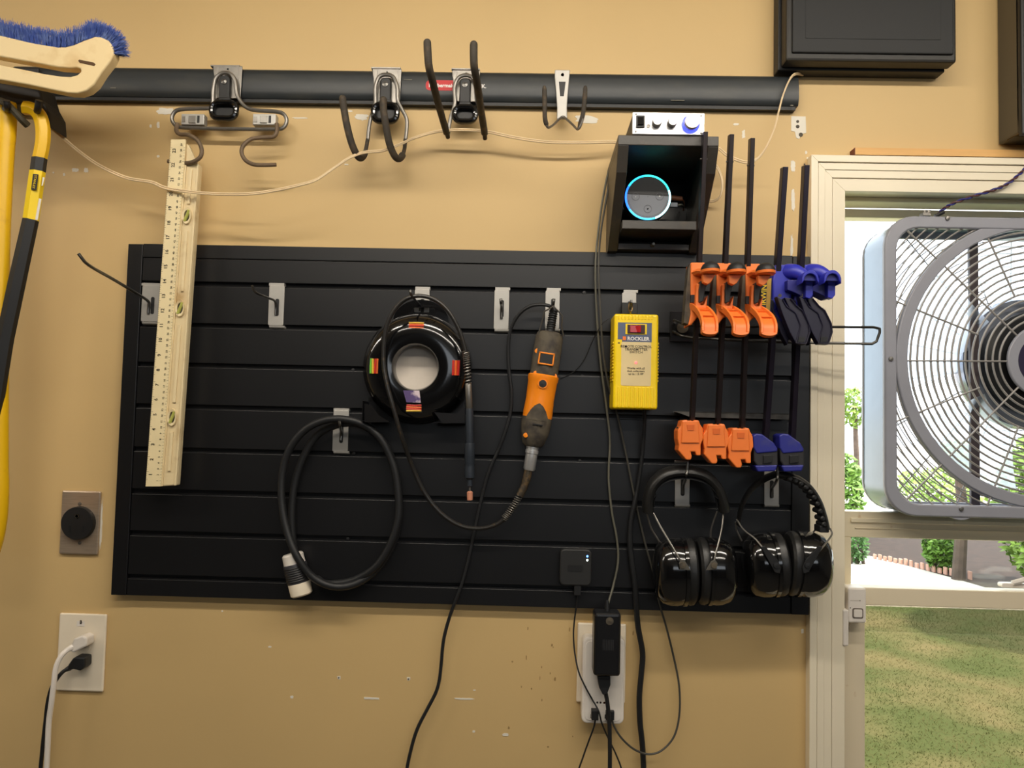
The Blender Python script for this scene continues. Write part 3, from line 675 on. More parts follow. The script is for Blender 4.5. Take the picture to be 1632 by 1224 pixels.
seglathe((748.5, 763, .080), (748.7, 776, .080), [(.0045, 0), (.0045, .9), (.003, 1)], 'chuck', m_hp)
seglathe((748.7, 774, .080), (748.7, 786, .080), [(.0016, 0), (.0016, 1)], 'bit_shank', m_steel)
seglathe((748.7, 783, .080), (748.9, 797, .080), [(.0035, 0), (.0052, .1), (.0048, 1)], 'grinding_bit', m_pink)
# power cord of the rotary tool
cord = [(881, 497, .056), (876, 488, .062), (862, 485.5, .062), (845, 488, .058), (828, 500, .052), (815, 522, .045), (810, 550, .040), (811, 590, .036), (815, 625, .034), (813, 660, .032), (804, 692, .032), (792, 722, .030), (780, 750, .028), (771, 780, .026), (764, 810, .026), (758, 838, .026), (753, 862, .026), (747, 890, .026), (738, 925, .026), (727, 955, .026), (716, 985, .022), (707, 1020, .020), (703, 1060, .018), (700, 1085, .018), (694, 1105, .018), (680, 1132, .018), (665, 1162, .018), (655, 1195, .018), (647, 1235, .018), (640, 1300, .020), (640, 1400, .020), (640, 1520, .020), (640, 1660, .020)]
G().tube(spline(PP(cord), 6), .0031, 8).build('power_cord', m_rubber, t)

# ------------------------------------------------------------------ thick coiled cable with connector
t = thing('coiled_cable', 'thick black cable coiled in a large oval with a white and black connector', 'cable', P(540, 945, 0.03))
cp = [(472, 892, .034), (467, 862, .034), (465, 820, .034), (469, 775, .034), (482, 732, .036), (505, 694, .040), (538, 677, .044), (572, 676, .044), (602, 694, .040), (623, 728, .036), (634, 775, .034), (636, 820, .034), (627, 865, .034), (604, 903, .036), (572, 928, .040), (535, 935, .046), (500, 921, .052), (474, 888, .060), (457, 845, .056), (449, 800, .052), (450, 755, .050), (461, 717, .052), (484, 687, .056), (514, 671, .060), (546, 668, .062), (580, 677, .060), (608, 701, .056), (627, 742, .052), (635, 790, .050), (634, 830, .049), (620, 872, .048), (596, 906, .044), (560, 926, .034), (520, 930, .030), (505, 922, .028)]
G().tube(spline(PP(cp), 8), .0066, 12).build('cable', m_rubber, t)
a = P(466, 882, .040); b = P(481, 948, .040); axc = b-a; Lc = axc.length
G().lathe([(.016, 0), (.0185, .003), (.019, .020)], a, axc, 28).build('connector_collar', m_whitep, t)
co = G().lathe([(.0195, .018), (.0205, .021), (.0205, .050), (.0195, .052)], a, axc, 28).build('connector_grip', M('ribbed_dark_plastic', (52, 52, 58), 0.4), t)
g = G()
for i in range(7): g.lathe([(.0205, .023+i*.0038), (.0212, .0245+i*.0038), (.0205, .026+i*.0038)], a, axc, 28)
g.build('grip_rib', m_blk, co)
G().lathe([(.0192, .050), (.0195, .053), (.0190, .0725), (.0165, .075), (0, .0752)], a, axc, 28).build('connector_nose', m_ivory, t)

# ------------------------------------------------------------------ yellow remote switch box
t = thing('remote_switch_box', 'yellow plastic remote switch box with red rocker and cream label', 'switch box', P(1013, 652, 0.05))
FD = .085
g = G().wb(978, 500, 1049, 652, .026, FD); body = g.build('body', m_yel, t, smooth=False, bevel=0.004, seg=3)
c0 = P(1013.5, 576, FD); kf = S(FD)
def yb(x0, y0, x1, y1, d0, d1, gg=None):   # offsets in picture units on the box front
    gg = gg or G(); return gg.box((c0.x+(x0-1013.5)*kf, -d0, c0.z-(y0-576)*kf), (c0.x+(x1-1013.5)*kf, -d1, c0.z-(y1-576)*kf))
g = G()
for i in range(9): yb(985+i*6.6, 617, 988.6+i*6.6, 650, FD, FD+.0016, g)
g.build('front_ridge', m_yel, body, smooth=False, bevel=0.0006)
g = G()
for i in range(11): yb(984+i*5.3, 502, 986.2+i*5.3, 509, FD, FD+.001, g)
g.build('vent_ridge', m_yel, body, smooth=False, bevel=0.0004)
for sx in (0, 1):
    g = G()
    for i in range(13):
        y = 545+i*5.0; xx = 978 if sx == 0 else 1049; dx = -1.1 if sx == 0 else 1.1
        yb(xx, y, xx+dx, y+2.6, .040, FD-.004, g)
    g.build('side_ridge', m_yel, body, smooth=False)
m_lblue = M('blue_grey_label', (86, 96, 122), 0.45); m_lcream = M('cream_label', (226, 204, 152), 0.4, var=0.05)
g = yb(991, 514, 1038, 545, FD, FD+.0005); yb(984, 514, 991, 541, FD, FD+.0005, g); g.build('blue_label', m_lblue, t, smooth=False)
G().ext([Vector((c0.x+(x+0)*kf, -FD-.0005, c0.z-y*kf)) for x, y in rr(-23.5, -31, 24, 39, 2.5)], (0, .0005, 0)).build('cream_label', m_lcream, t, smooth=False)
yb(996, 516, 1030, 533, FD, FD+.0015).build('switch_surround', m_yel, t, smooth=False, bevel=0.0004)
sw = yb(999, 517.5, 1027, 531.5, FD+.001, FD+.0030).build('switch_frame', M('dark_maroon_plastic', (58, 22, 20), 0.35), t, smooth=False, bevel=0.0006)
g = G(); a = c0+Vector(((1003-1013.5)*kf, -.003, 0)); zt_, zb2 = c0.z+57*kf, c0.z+46*kf
g.ext([(a.x, -FD-.0025, zb2), (a.x, -FD-.0032, zt_), (a.x+17*kf, -FD-.0062, zt_), (a.x+17*kf, -FD-.0055, zb2)], (0, 0.001, 0)); 
g.box((a.x, -FD-.002, zb2), (a.x+17*kf, -FD-.0045, zt_)); g.build('red_rocker', M('red_translucent_plastic', (176, 20, 22), 0.2, coat=0.5), sw, smooth=False, bevel=0.0005)
g = G(); g.text('ROCKLER', c0+Vector((3.2*kf, -.0007, 36*kf)), XR, ZU, .0086, 0.03); g.build('maker_lettering', m_white, t, smooth=False, recalc=False)
yb(992, 536.5, 997, 542.5, FD+.0004, FD+.0008).build('orange_mark', m_org, t, smooth=False)
g = G()
for s_, y, sz in (('REMOTE CONTROL', 23.5, .0060), ('TRANSMITTER', 19, .0060), ('SWITCH', 14.5, .0060), ('Works with all', -11, .0050), ('dust collectors', -15.5, .0050), ('up to 1.5 HP', -20, .0050)):
    g.text(s_, c0+Vector((-0.0*kf, -.0007, y*kf)), XR, ZU, sz, 0.01)
g.build('label_lettering', m_ink, t, smooth=False, recalc=False)
G().lathe([(0, .0022), (.0020, .0016), (.0024, 0)], c0+Vector((0, 0, -2*kf)), OUT, 12).build('indicator_light', M('red_led', (255, 90, 90), 0.3, emit=(255, 90, 90), estr=3.0), t)
yb(984.5, 546, 987.5, 548, FD, FD+.0006).build('screw_recess', m_dust, t, smooth=False)
G().wb(991, 482, 1016, 500, .030, .036).build('hanging_plate', m_blk, t, smooth=False, bevel=0.001)
G().tube([P(1005, 488, .083)+Vector((.0035*math.cos(a), 0.002*math.cos(a), .0085*math.sin(a)))+Vector((0, 0, -.001)) for a in [2*PI*i/16 for i in range(16)]], .0009, 6, True).build('ring', M('brass_ring', (150, 120, 70), 0.3, 0.9), t)
G().tube(PP([(1005, 495, .083), (1005, 502, .075)]), .0016, 8).build('ring_post', m_steel, t)
cord = [(1027, 650, .05), (1027, 675, .045), (1025, 710, .035), (1020, 755, .030), (1013, 795, .028), (1006, 830, .027), (1004, 862, .027), (1007, 895, .027), (1012, 930, .027), (1014, 965, .024), (1017, 1000, .018), (1024, 1040, .016), (1022, 1075, .016), (1019, 1110, .016), (1020, 1150, .016), (1024, 1190, .016), (1026, 1240, .016), (1026, 1310, .02)]
G().tube(spline(PP(cord), 6), [.0034]*24+[.0046]*12+[.0050]*80, 10).build('power_cord', m_rubber, t)
G().tube(spline(PP([(972, 507, .05), (960, 516, .045), (946, 540, .030), (932, 572, .022), (915, 592, .020), (893, 604, .0195)]), 6), .0008, 6).build('thin_antenna_wire', m_blk, t)

# ------------------------------------------------------------------ plywood speaker shelf
fx0 = wx(984, 300, .176); fx1 = wx(1145, 300, .176); ztp = wz(1065, 216, .176); zbt = wz(1040, 402, .034); TH = .0175
t = thing('shelf_box', 'black painted plywood box shelf with slanted open front, mounted above the slat panel', 'shelf', ((fx0+fx1)/2, 0, zbt))
G().box((fx0, -.001, ztp-.0165), (fx1, -.176, ztp)).build('top_board', m_boxw, t, smooth=False, bevel=0.0012)
for xa in (fx0, fx1-TH):
    G().ext([(xa, -.001, ztp-.0166), (xa, -.1755, ztp-.0166), (xa, -.155, ztp-.055), (xa, -.036, zbt), (xa, -.001, zbt)], (TH, 0, 0)).build('side_board', m_boxw, t, smooth=False, bevel=0.001)
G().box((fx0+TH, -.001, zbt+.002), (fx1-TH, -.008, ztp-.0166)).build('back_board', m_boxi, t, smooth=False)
zsh = wz(1045, 351, .100)
G().box((fx0+TH+.0003, -.008, zsh-.015), (fx1-TH-.0003, -.098, zsh)).build('inner_shelf', m_boxw, t, smooth=False, bevel=0.001)
o = G().box((fx0+TH+.0003, -.009, zbt+.003), (fx1-TH-.0003, -.040, zbt+.014)).build('bottom_rail', m_boxw, t, smooth=False, bevel=0.001)
c = P(1040, 391, .040)
G().lathe([(.0042, 0), (.0042, .004), (.0025, .006), (.0025, .012), (0, .012)], c, OUT, 6).build('bolt', m_steel, o)
# small amplifier
az = ztp+.0005; ax0 = wx(1008, 200, .178); ax1 = wx(1123, 200, .178); ah = 37*S(.178)
t = thing('amplifier', 'small silver stereo amplifier with blue-lit volume knob, on top of the box shelf', 'amplifier', ((ax0+ax1)/2, -.09, az))
G().box((ax0+.001, -.06, az), (ax1-.001, -.173, az+ah-.001)).build('case', m_blk, t, smooth=False, bevel=0.001)
G().box((ax0, -.173, az), (ax1, -.178, az+ah)).build('front_plate', m_alu, t, smooth=False, bevel=0.0012)
acx = (ax0+ax1)/2; acz = az+ah/2; ka = S(.178)
def ap(x, y, d=.178): return Vector((acx+(x-1065.5)*ka, -d, acz-(y-195)*ka))
a, b = ap(1013, 183), ap(1027, 203)
sw = G().box((a.x, -.178, b.z), (b.x, -.1805, a.z)).build('switch_frame', m_blk, t, smooth=False, bevel=0.0006)
a, b = ap(1015.5, 186), ap(1024.5, 199)
G().ext([(a.x, -.180, b.z), (a.x, -.1835, b.z), (a.x, -.1812, a.z), (a.x, -.180, a.z)], (b.x-a.x, 0, 0)).build('rocker', m_gloss, sw, smooth=False)
G().lathe([(.0032, 0), (.0032, .0015), (.0018, .0015), (.0018, .0005), (0, .0005)], ap(1033, 200), OUT, 16).build('jack', m_steel, t)
for x in (1046, 1070.5):
    o = G().lathe([(7.6*ka, 0), (7.6*ka, .010), (7.0*ka, .011), (0, .0112)], ap(x, 195), OUT, 24).build('tone_knob', m_steel, t)
    G().lathe([(7.0*ka, .0112), (6.6*ka, .0116), (0, .0117)], ap(x, 195), OUT, 24).build('knob_cap', m_alu, o)
o = G().lathe([(11.8*ka, 0.001), (11.8*ka, .013), (11*ka, .0145), (0, .0147)], ap(1101, 196), OUT, 32).build('volume_knob', m_alu, t)
G().lathe([(11.9*ka, 0.0), (14.6*ka, 0.0), (14.6*ka, .0022), (11.9*ka, .003)], ap(1101, 196), OUT, 32, closed=True).build('glowing_ring', M('blue_glow_ring', (40, 50, 250), 0.2, emit=(50, 60, 255), estr=4.5), t)
for x, y in ((1013, 180.5), (1118, 181.5), (1013, 209), (1118, 210)):
    G().lathe([(1.6*ka, 0), (1.5*ka, .0012), (0, .0014)], ap(x, y), OUT, 8).build('screw', m_wire, t)
g = G()
for x in (1046, 1070.5, 1101):
    R = 11 if x < 1100 else 17
    for i in range(11):
        an = math.radians(-225+i*27); p = ap(x+math.cos(an)*R, 195+math.sin(an)*R); g.lathe([(0, .0003), (.0003, .0003)], p, OUT, 6)
g.build('dial_marks', m_ink, t, smooth=False, recalc=False)
# round smart speaker
sr = 38.0*S(.125); sc = P(1036.5, 312.5, .125); sc.z = zsh+sr+.0005
t = thing('smart_speaker', 'round puck speaker with glowing cyan ring, standing in the black box shelf', 'speaker', (sc.x, -.11, zsh))
sy = -.096
G().lathe([(0, 0), (sr-.003, 0), (sr, .003), (sr, .024), (sr-.001, .0262), (sr-.0035, .027)], (sc.x, sy+.026, sc.z), OUT, 48).build('body', m_blk, t)
fy = sy+.026-.027
def half(up):
    aa = [math.radians(d) for d in (range(8, 173, 6) if up else range(172, 369, 6))]
    R = sr-.0036; return [(sc.x+R*math.cos(a), fy-.0001, sc.z+R*math.sin(a)) for a in aa]
G().ext(half(True), (0, -.0004, 0)).build('upper_face', M('dark_upper_plastic', (14, 14, 15), 0.5), t, smooth=False)
G().ext(half(False), (0, -.0004, 0)).build('lower_face', m_grey, t, smooth=False)
for (a0, a1, col, es) in ((20, 100, (60, 235, 225), 2.4), (100, 150, (50, 200, 255), 2.4), (150, 215, (40, 110, 255), 2.8), (215, 290, (70, 190, 255), 2.6), (290, 380, (180, 245, 250), 3.0)):
    pts = [Vector((sc.x+(sr-.0018)*math.cos(math.radians(a)), fy-.0006, sc.z+(sr-.0018)*math.sin(math.radians(a)))) for a in range(a0, a1+1, 5)]
    G().tube(pts, .0016, 8).build('light_ring', M('ring_glow', col, 0.3, emit=col, estr=es), t, label='glowing cyan and blue light ring')
for dx, dz in ((-.021, .001), (.020, .002), (0, -.020)):
    o = G().lathe([(.0062, 0), (.0068, 0), (.0068, .0005), (.0062, .0005)], (sc.x+dx, fy-.0004, sc.z+dz), OUT, 24, closed=True).build('button', M('button_rim', (58, 60, 66), 0.5), t)
g = G(); c = Vector((sc.x, fy-.0006, sc.z-.020)); g.lathe([(0, .0003), (.0012, .0003)], c, OUT, 10)
g.text('-', Vector((sc.x-.021, fy-.0008, sc.z+.001)), XR, ZU, .007); g.text('+', Vector((sc.x+.020, fy-.0008, sc.z+.002)), XR, ZU, .006)
g.build('button_icon', m_white, t, smooth=False, recalc=False)
G().lathe([(0, .0002), (.0006, .0002)], (sc.x, fy-.0006, sc.z+.001), OUT, 8).build('microphone_hole', m_blk, t)
g = G()
for i in range(46):
    a = math.radians(190+i*3.55); r0, r1 = sr-.0048, sr-.0072
    u = Vector((math.cos(a), 0, math.sin(a))); v = Vector((-u.z, 0, u.x))*.0003
    c = Vector((sc.x, fy-.0007, sc.z)); g.add([c+u*r0-v, c+u*r0+v, c+u*r1+v, c+u*r1-v], [(0, 1, 2, 3)])
g.build('edge_ticks', m_ink, t, smooth=False, recalc=False)
# plugs and cables beside the speaker, inside the box
pl = Vector((sc.x+sr+.001, -.078, sc.z-.007))
t = thing('usb_cable', 'grey cable plugged into the right side of the round speaker', 'cable', pl+Vector((.012, 0, -.004)))
G().box(pl+Vector((0, -.003, -.004)), pl+Vector((.014, .003, .004))).build('plug', m_grey, t, smooth=False, bevel=0.001)
G().tube(spline([pl+Vector((.013, 0, 0)), pl+Vector((.022, .004, .002)), pl+Vector((.030, .03, .006)), pl+Vector((.034, .052, .012))], 5), .0018, 8).build('cable', m_greyc, t)
t = thing('audio_cable', 'brown audio cable plugged in above the grey one beside the speaker', 'cable', pl+Vector((.012, 0, .009)))
G().cyl(pl+Vector((0, 0, .013)), pl+Vector((.022, .002, .012)), .0042, 14).build('plug', M('copper_brown_plug', (120, 74, 50), 0.4), t)
G().tube(spline([pl+Vector((.021, .002, .012)), pl+Vector((.028, .015, .009)), pl+Vector((.033, .045, .004))], 5), .0016, 8).build('cable', M('brown_cable', (124, 84, 60), 0.5), t)

# ------------------------------------------------------------------ cream speaker wire
def twin(pts, mat, r, sep, name_parent, n=6):
    ph = spline(PP(pts), n); fr = frames(ph)
    for sgn in (-1, 1):
        G().tube([p+Vector((0, 0, sgn*sep)) + Vector((sgn*sep*0.35, 0, 0)) for p in ph], r, 8).build('conductor', mat, name_parent)
w1 = [(60, 190, .10), (86, 207, .09), (118, 235, .075), (155, 262, .068), (200, 283, .068), (240, 290, .071), (262, 299, .072), (290, 304, .074), (335, 308.5, .082), (395, 309, .090), (440, 303, .090), (480, 294, .088), (505, 286, .086), (532, 268, .082), (556, 252, .078), (580, 243, .072), (610, 240, .064), (635, 231, .054), (660, 220, .042), (690, 211, .040), (718, 207.5, .046), (745, 207, .048), (778, 210, .044), (820, 219, .040), (870, 226, .038), (930, 227, .036), (975, 226, .030), (990, 230, .012)]
t = thing('speaker_wire', 'long cream two-core speaker wire draped along the wall below the track', 'wire', P(500, 309, 0.06), None)
twin(w1, m_cream, .0015, .0015, t)
w2 = [(1118, 236, .012), (1143, 236, .030), (1158, 247, .045), (1178, 256, .052), (1194, 258.5, .052), (1209, 251, .050), (1222, 233, .044), (1234, 205, .038), (1241, 178, .032), (1247, 155, .030), (1254, 136, .032), (1262, 122, .030), (1270, 117.5, .022), (1280, 119, .008)]
t = thing('speaker_wire', 'cream two-core wire hanging from the black wall speaker to the box shelf', 'wire', P(1195, 258, 0.05), None)
twin(w2, m_cream, .0015, .0015, t)
t = thing('speaker_wire', 'short cream wire loop bulging from the right side of the box shelf', 'wire', P(1135, 322, 0.02), None)
twin([(1112, 252, .012), (1138, 262, .022), (1148, 277, .026), (1151, 295, .026), (1148, 312, .024), (1139, 320, .018), (1122, 321, .010)], m_cream, .0015, .0015, t)
# grey cables hanging left of the shelf
t = thing('adapter_cable', 'grey-green cable hanging from the box shelf down to the black power adapter', 'cable', P(970, 975, 0.03))
c1 = [(985, 238, .012), (973, 262, .014), (962, 310, .020), (954, 365, .026), (949, 425, .034), (951, 500, .034), (957, 575, .032), (966, 645, .030), (972, 700, .027), (970, 760, .025), (975, 815, .024), (983, 858, .024), (985, 895, .024), (977, 935, .028), (970, 960, .042), (969, 972, .055)]
G().tube(spline(PP(c1), 6), .0019, 8).build('cable', m_greyc, t)
t = thing('usb_power_cable', 'grey-green cable from the box shelf looping below the ear defenders to the white tap', 'cable', P(1040, 1203, 0.02))
c2 = [(987, 240, .018), (976, 268, .019), (966, 320, .025), (957, 375, .034), (954, 430, .042), (957, 500, .043), (961, 560, .042), (970, 615, .040), (985, 665, .032), (998, 725, .028), (1012, 795, .025), (1028, 865, .024), (1042, 915, .024), (1050, 958, .023), (1062, 1000, .016), (1072, 1040, .014), (1082, 1090, .014), (1083, 1135, .016), (1075, 1172, .020), (1056, 1195, .024), (1035, 1202, .028), (1012, 1195, .032), (992, 1178, .036), (980, 1160, .038), (975, 1147, .038)]
G().tube(spline(PP(c2), 6), .0018, 8).build('cable', M('dark_grey_cable', (66, 64, 58), 0.5, var=0.15), t)
G().wb(966, 1134, 979, 1148, .034, .045).build('usb_plug', m_blk, t, smooth=False, bevel=0.001)

# ------------------------------------------------------------------ clamp rack
t = thing('clamp_rack', 'long black wire clamp rack sticking out past the panel in front of the window', 'rack', P(1180, 545, 0.03))
wr = [(1073, 510, .062), (1096, 518, .075), (1130, 521, .080), (1230, 520.5, .086), (1330, 521, .092), (1392, 521.5, .096), (1402, 524, .0965), (1402, 530, .0965), (1397, 544, .096), (1390, 548, .095), (1330, 547, .092), (1230, 545, .086), (1130, 540, .080), (1100, 538, .077), (1085, 535, .075), (1072, 528, .060)]
ph = []
for i in range(len(wr)-1):
    a, b = wr[i], wr[i+1]
    for q in range(3): ph.append(P(*[a[j]+(b[j]-a[j])*q/3 for j in range(3)]))
ph.append(P(*wr[-1]))
m_rack = M('dark_zinc_wire', (74, 72, 68), 0.32, 0.8)
G().tube(ph, .0023, 8).build('wire_loop', m_rack, t)
for x, y in ((1075, 516), (1075, 531), (1265, 533)):
    G().tube(PP([(x, y, .0195), (x-1, y, .04), (x+1, y-2, .066 if x < 1100 else .088)]), .0022, 8).build('support_wire', m_rack, t)
G().wb(1068, 496, 1110, 545, .0195, .023).build('rack_plate', m_brk, t, smooth=False, bevel=0.001)
G().cyl(P(1088, 522, .022), P(1088, 522, .048), .010, 20).build('rack_boss', m_dust, t)
t = thing('clamp_rest', 'flat dark metal strip along the panel just above the lower clamp jaws', 'bracket', P(1165, 680, 0.03))
m_rest = M('worn_dark_metal', (84, 82, 78), 0.5, 0.2, rgb2=(40, 40, 40), thr=(0.45, 0.7), ns=30)
za = wz(1073, 655, .062)
xa, xb = wx(1073, 655, .062), wx(1258, 668, .03)
G().ext([(xa, -.062, za), (xa+.012, -.019, za-.002), (xb, -.019, za-.002), (xb, -.055, za)], (0, 0, -.002)).build('strip', m_rest, t, smooth=False)
G().ext([(xa, -.062, za), (xb, -.055, za), (xb, -.055, za-.010), (xa+.03, -.062, za-.010)], (0, .002, 0)).build('front_lip', m_rest, t, smooth=False)
G().box((xa+.02, -.0188, za-.030), (xb, -.0205, za)).build('back_plate', m_brk, t, smooth=False)

# ------------------------------------------------------------------ orange clamps
GO = 'orange trigger clamps on the rack'
def orange_clamp(i, label, u, l, bt, ld=0):
    """u, l: offsets of upper head and lower jaw; bt: top of the bar"""
    def U(x, y, d): return (x+u[0], y+u[1], d+.024)
    t = thing('trigger_clamp', label, 'clamp', P(1099+l[0], 732+l[1], .10), GO)
    top = P(bt[0], bt[1], .186); bot = P(1102+l[0], 690+l[1], .100)
    dirn = (bot-top).normalized(); sd_ = XR*.0036; fr_ = dirn.cross(XR).normalized()*.0075
    L_ = (bot-top).length
    o = G().obox((top+bot)/2, sd_, fr_, dirn*(L_/2)).build('bar', m_bar, t, smooth=False, bevel=0.0008)
    f = 0.085; q = top+dirn*(L_*f)
    G().cyl(q-XR*.006, q+XR*.006, .0014, 8).build('stop_pin', m_steel, o)
    # body block straddling the bar
    bp = [(1101, 418), (1124, 418), (1122, 440), (1118, 462), (1121, 470), (1121, 484), (1119, 503), (1112, 505), (1102, 518), (1097, 519), (1101, 500)]
    G().ext([P(x+u[0], y+u[1], .158) for x, y in bp], (0, .040, 0)).build('head', m_org, t, smooth=False, bevel=0.002)
    G().ext([P(x+u[0], y+u[1], .160) for x, y in ((1101, 470), (1111, 470), (1111, 482), (1101, 482))], (0, .004, 0)).build('head_gap', m_blk, t, smooth=False)
    # dark pad on the left
    G().ext([P(x+u[0], y+u[1], .154) for x, y in ((1097, 428), (1100, 419), (1102, 420), (1101, 500), (1098, 517), (1090, 515), (1093, 470))], (0, .022, 0)).build('jaw_pad', m_dust, t, smooth=False, bevel=0.0015)
    # arm reaching forward to the thumb pad
    G().tube(PP([U(1112, 436, .128), U(1120, 432, .150), U(1128, 433, .172)]), [.011, .009, .008], 8, sq=(1.2, .6)).build('thumb_arm', m_org, t, smooth=False)
    c = P(*U(1132, 431, .175)); kk_ = S(.199)
    o = G().lathe([(15*kk_, 0), (14.6*kk_, .004), (12*kk_, .009), (7*kk_, .0125), (0, .0138)], c, ZU, 24, e1=XR, s1=1.0, s2=1.35).build('thumb_pad', m_rubber, t)
    G().lathe([(13*kk_, -.0055), (15*kk_, -.004), (15.3*kk_, 0), (14*kk_, .0005)], c, ZU, 24, e1=XR, s1=1.0, s2=1.35).build('pad_base', m_org, o)
    G().ext([P(*U(x, y, .176)) for x, y in ((1120, 437), (1141, 437), (1133, 450), (1128, 453), (1121, 450))], (0, .012, 0)).build('pad_web', m_org, t, smooth=False, bevel=0.001)
    # dark linkage and orange post between pad and lever
    G().ext([P(*U(x, y, .150)) for x, y in ((1116, 448), (1130, 446), (1124, 462), (1121, 480), (1114, 482), (1114, 462))], (0, .02, 0)).build('linkage', m_blk, t, smooth=False, bevel=0.001)
    G().ext([P(*U(x, y, .146)) for x, y in ((1110, 452), (1116, 452), (1116, 486), (1122, 486), (1128, 470), (1126, 492), (1108, 492))], (0, .02, 0)).build('trigger_post', m_org, t, smooth=False, bevel=0.0015)
    # curved trough lever
    cl = spline([P(*U(q[0]+ld*q[3], q[1], q[2])) for q in ((1108, 486, .130, 0), (1118, 491, .146, .35), (1127, 502, .166, .75), (1131, 515, .180, 1), (1131, 529, .184, 1))], 5)
    n_ = len(cl); hw = [.0095+.0032*min(1, j/(n_*.5)) for j in range(n_)]; vv = []; ff = []
    fr = frames(cl)
    for j, p in enumerate(cl):
        tt = fr[j][0]; nrm = tt.cross(XR).normalized();  nrm = nrm if nrm.y < 0 else -nrm
        for sx, sn in ((-1, -.007), (-1, .0035), (-.72, .0035), (-.66, -.001), (.66, -.001), (.72, .0035), (1, .0035), (1, -.007)):
            vv.append(p+XR*(sx*hw[j])+nrm*sn)
    for j in range(n_-1):
        for q in range(8): ff.append((j*8+q, j*8+(q+1) % 8, (j+1)*8+(q+1) % 8, (j+1)*8+q))
    ff.append(tuple(range(7, -1, -1))); ff.append(tuple((n_-1)*8+q for q in range(8)))
    lv = G().add(vv, ff).build('squeeze_lever', m_org, t, smooth=False, bevel=0.0006)
    g = G(); p = cl[-1]; nrm = fr[-1][0].cross(XR).normalized(); nrm = nrm if nrm.y < 0 else -nrm
    pts = [p+XR*(hw[-1]*math.cos(a))+fr[-1][0]*(.0055*math.sin(a))-nrm*.007 for a in [PI*i_/10 for i_ in range(11)]]
    g.ext(pts, nrm*.0105); g.build('lever_tip', m_org, lv, smooth=False, bevel=0.0006)
    for j in (3, 7, 11):
        nrm = fr[j][0].cross(XR).normalized(); nrm = nrm if nrm.y < 0 else -nrm
        G().obox(cl[j]+nrm*.0006, XR*(hw[j]*.68), nrm*.0018, fr[j][0]*.0007).build('lever_rib', m_org, lv, smooth=False)
    # lower fixed jaw
    jp = [(1087, 670), (1096, 669), (1097, 672), (1106, 672), (1107, 669), (1114, 670), (1116, 676), (1120, 684), (1121, 699), (1117, 709), (1117, 726), (1110, 726), (1108, 720), (1101, 720), (1103, 728), (1101, 733), (1094, 733), (1081, 718), (1082, 710), (1080, 700), (1080, 686), (1085, 679)]
    J = G().ext([P(x+l[0], y+l[1], .122) for x, y in jp], (0, .034, 0)).build('fixed_jaw', m_org, t, smooth=False, bevel=0.0018)
    G().ext([P(x+l[0], y+l[1], .1245) for x, y in ((1088, 671), (1113, 671), (1115, 706), (1086, 706))], (0, .003, 0)).build('jaw_face', m_org, J, smooth=False, bevel=0.0012)
    G().ext([P(x+l[0], y+l[1], .1255) for x, y in ((1095, 677), (1107, 677), (1106, 686), (1096, 686))], (0, .0015, 0)).build('jaw_recess', M('orange_recess', (222, 104, 34), 0.5), J, smooth=False)
    cj = P(1101+l[0], 691+l[1], .112)
    G().lathe([(20.5*S(.112), -.022), (21*S(.112), -.020), (21*S(.112), -.002), (19.5*S(.112), .001), (0, .0012)], cj, OUT, 32).build('jaw_collar', m_org, J)
    G().cyl(P(1079+l[0], 692+l[1], .105), P(1083+l[0], 692+l[1], .105), .0125, 24).build('jaw_cushion', m_dust, J)
    return t
orange_clamp(0, 'leftmost orange trigger clamp with black thumb pad, nearest the yellow switch box', (0, 0), (0, 0), (1123.5, 211))
orange_clamp(1, 'middle one of the three orange trigger clamps', (41.5, 1), (41, 6), (1165, 215), 8)
orange_clamp(2, 'right-hand orange trigger clamp, beside the blue clamps', (88, 2), (80, 12.5), (1198, 221), 6)

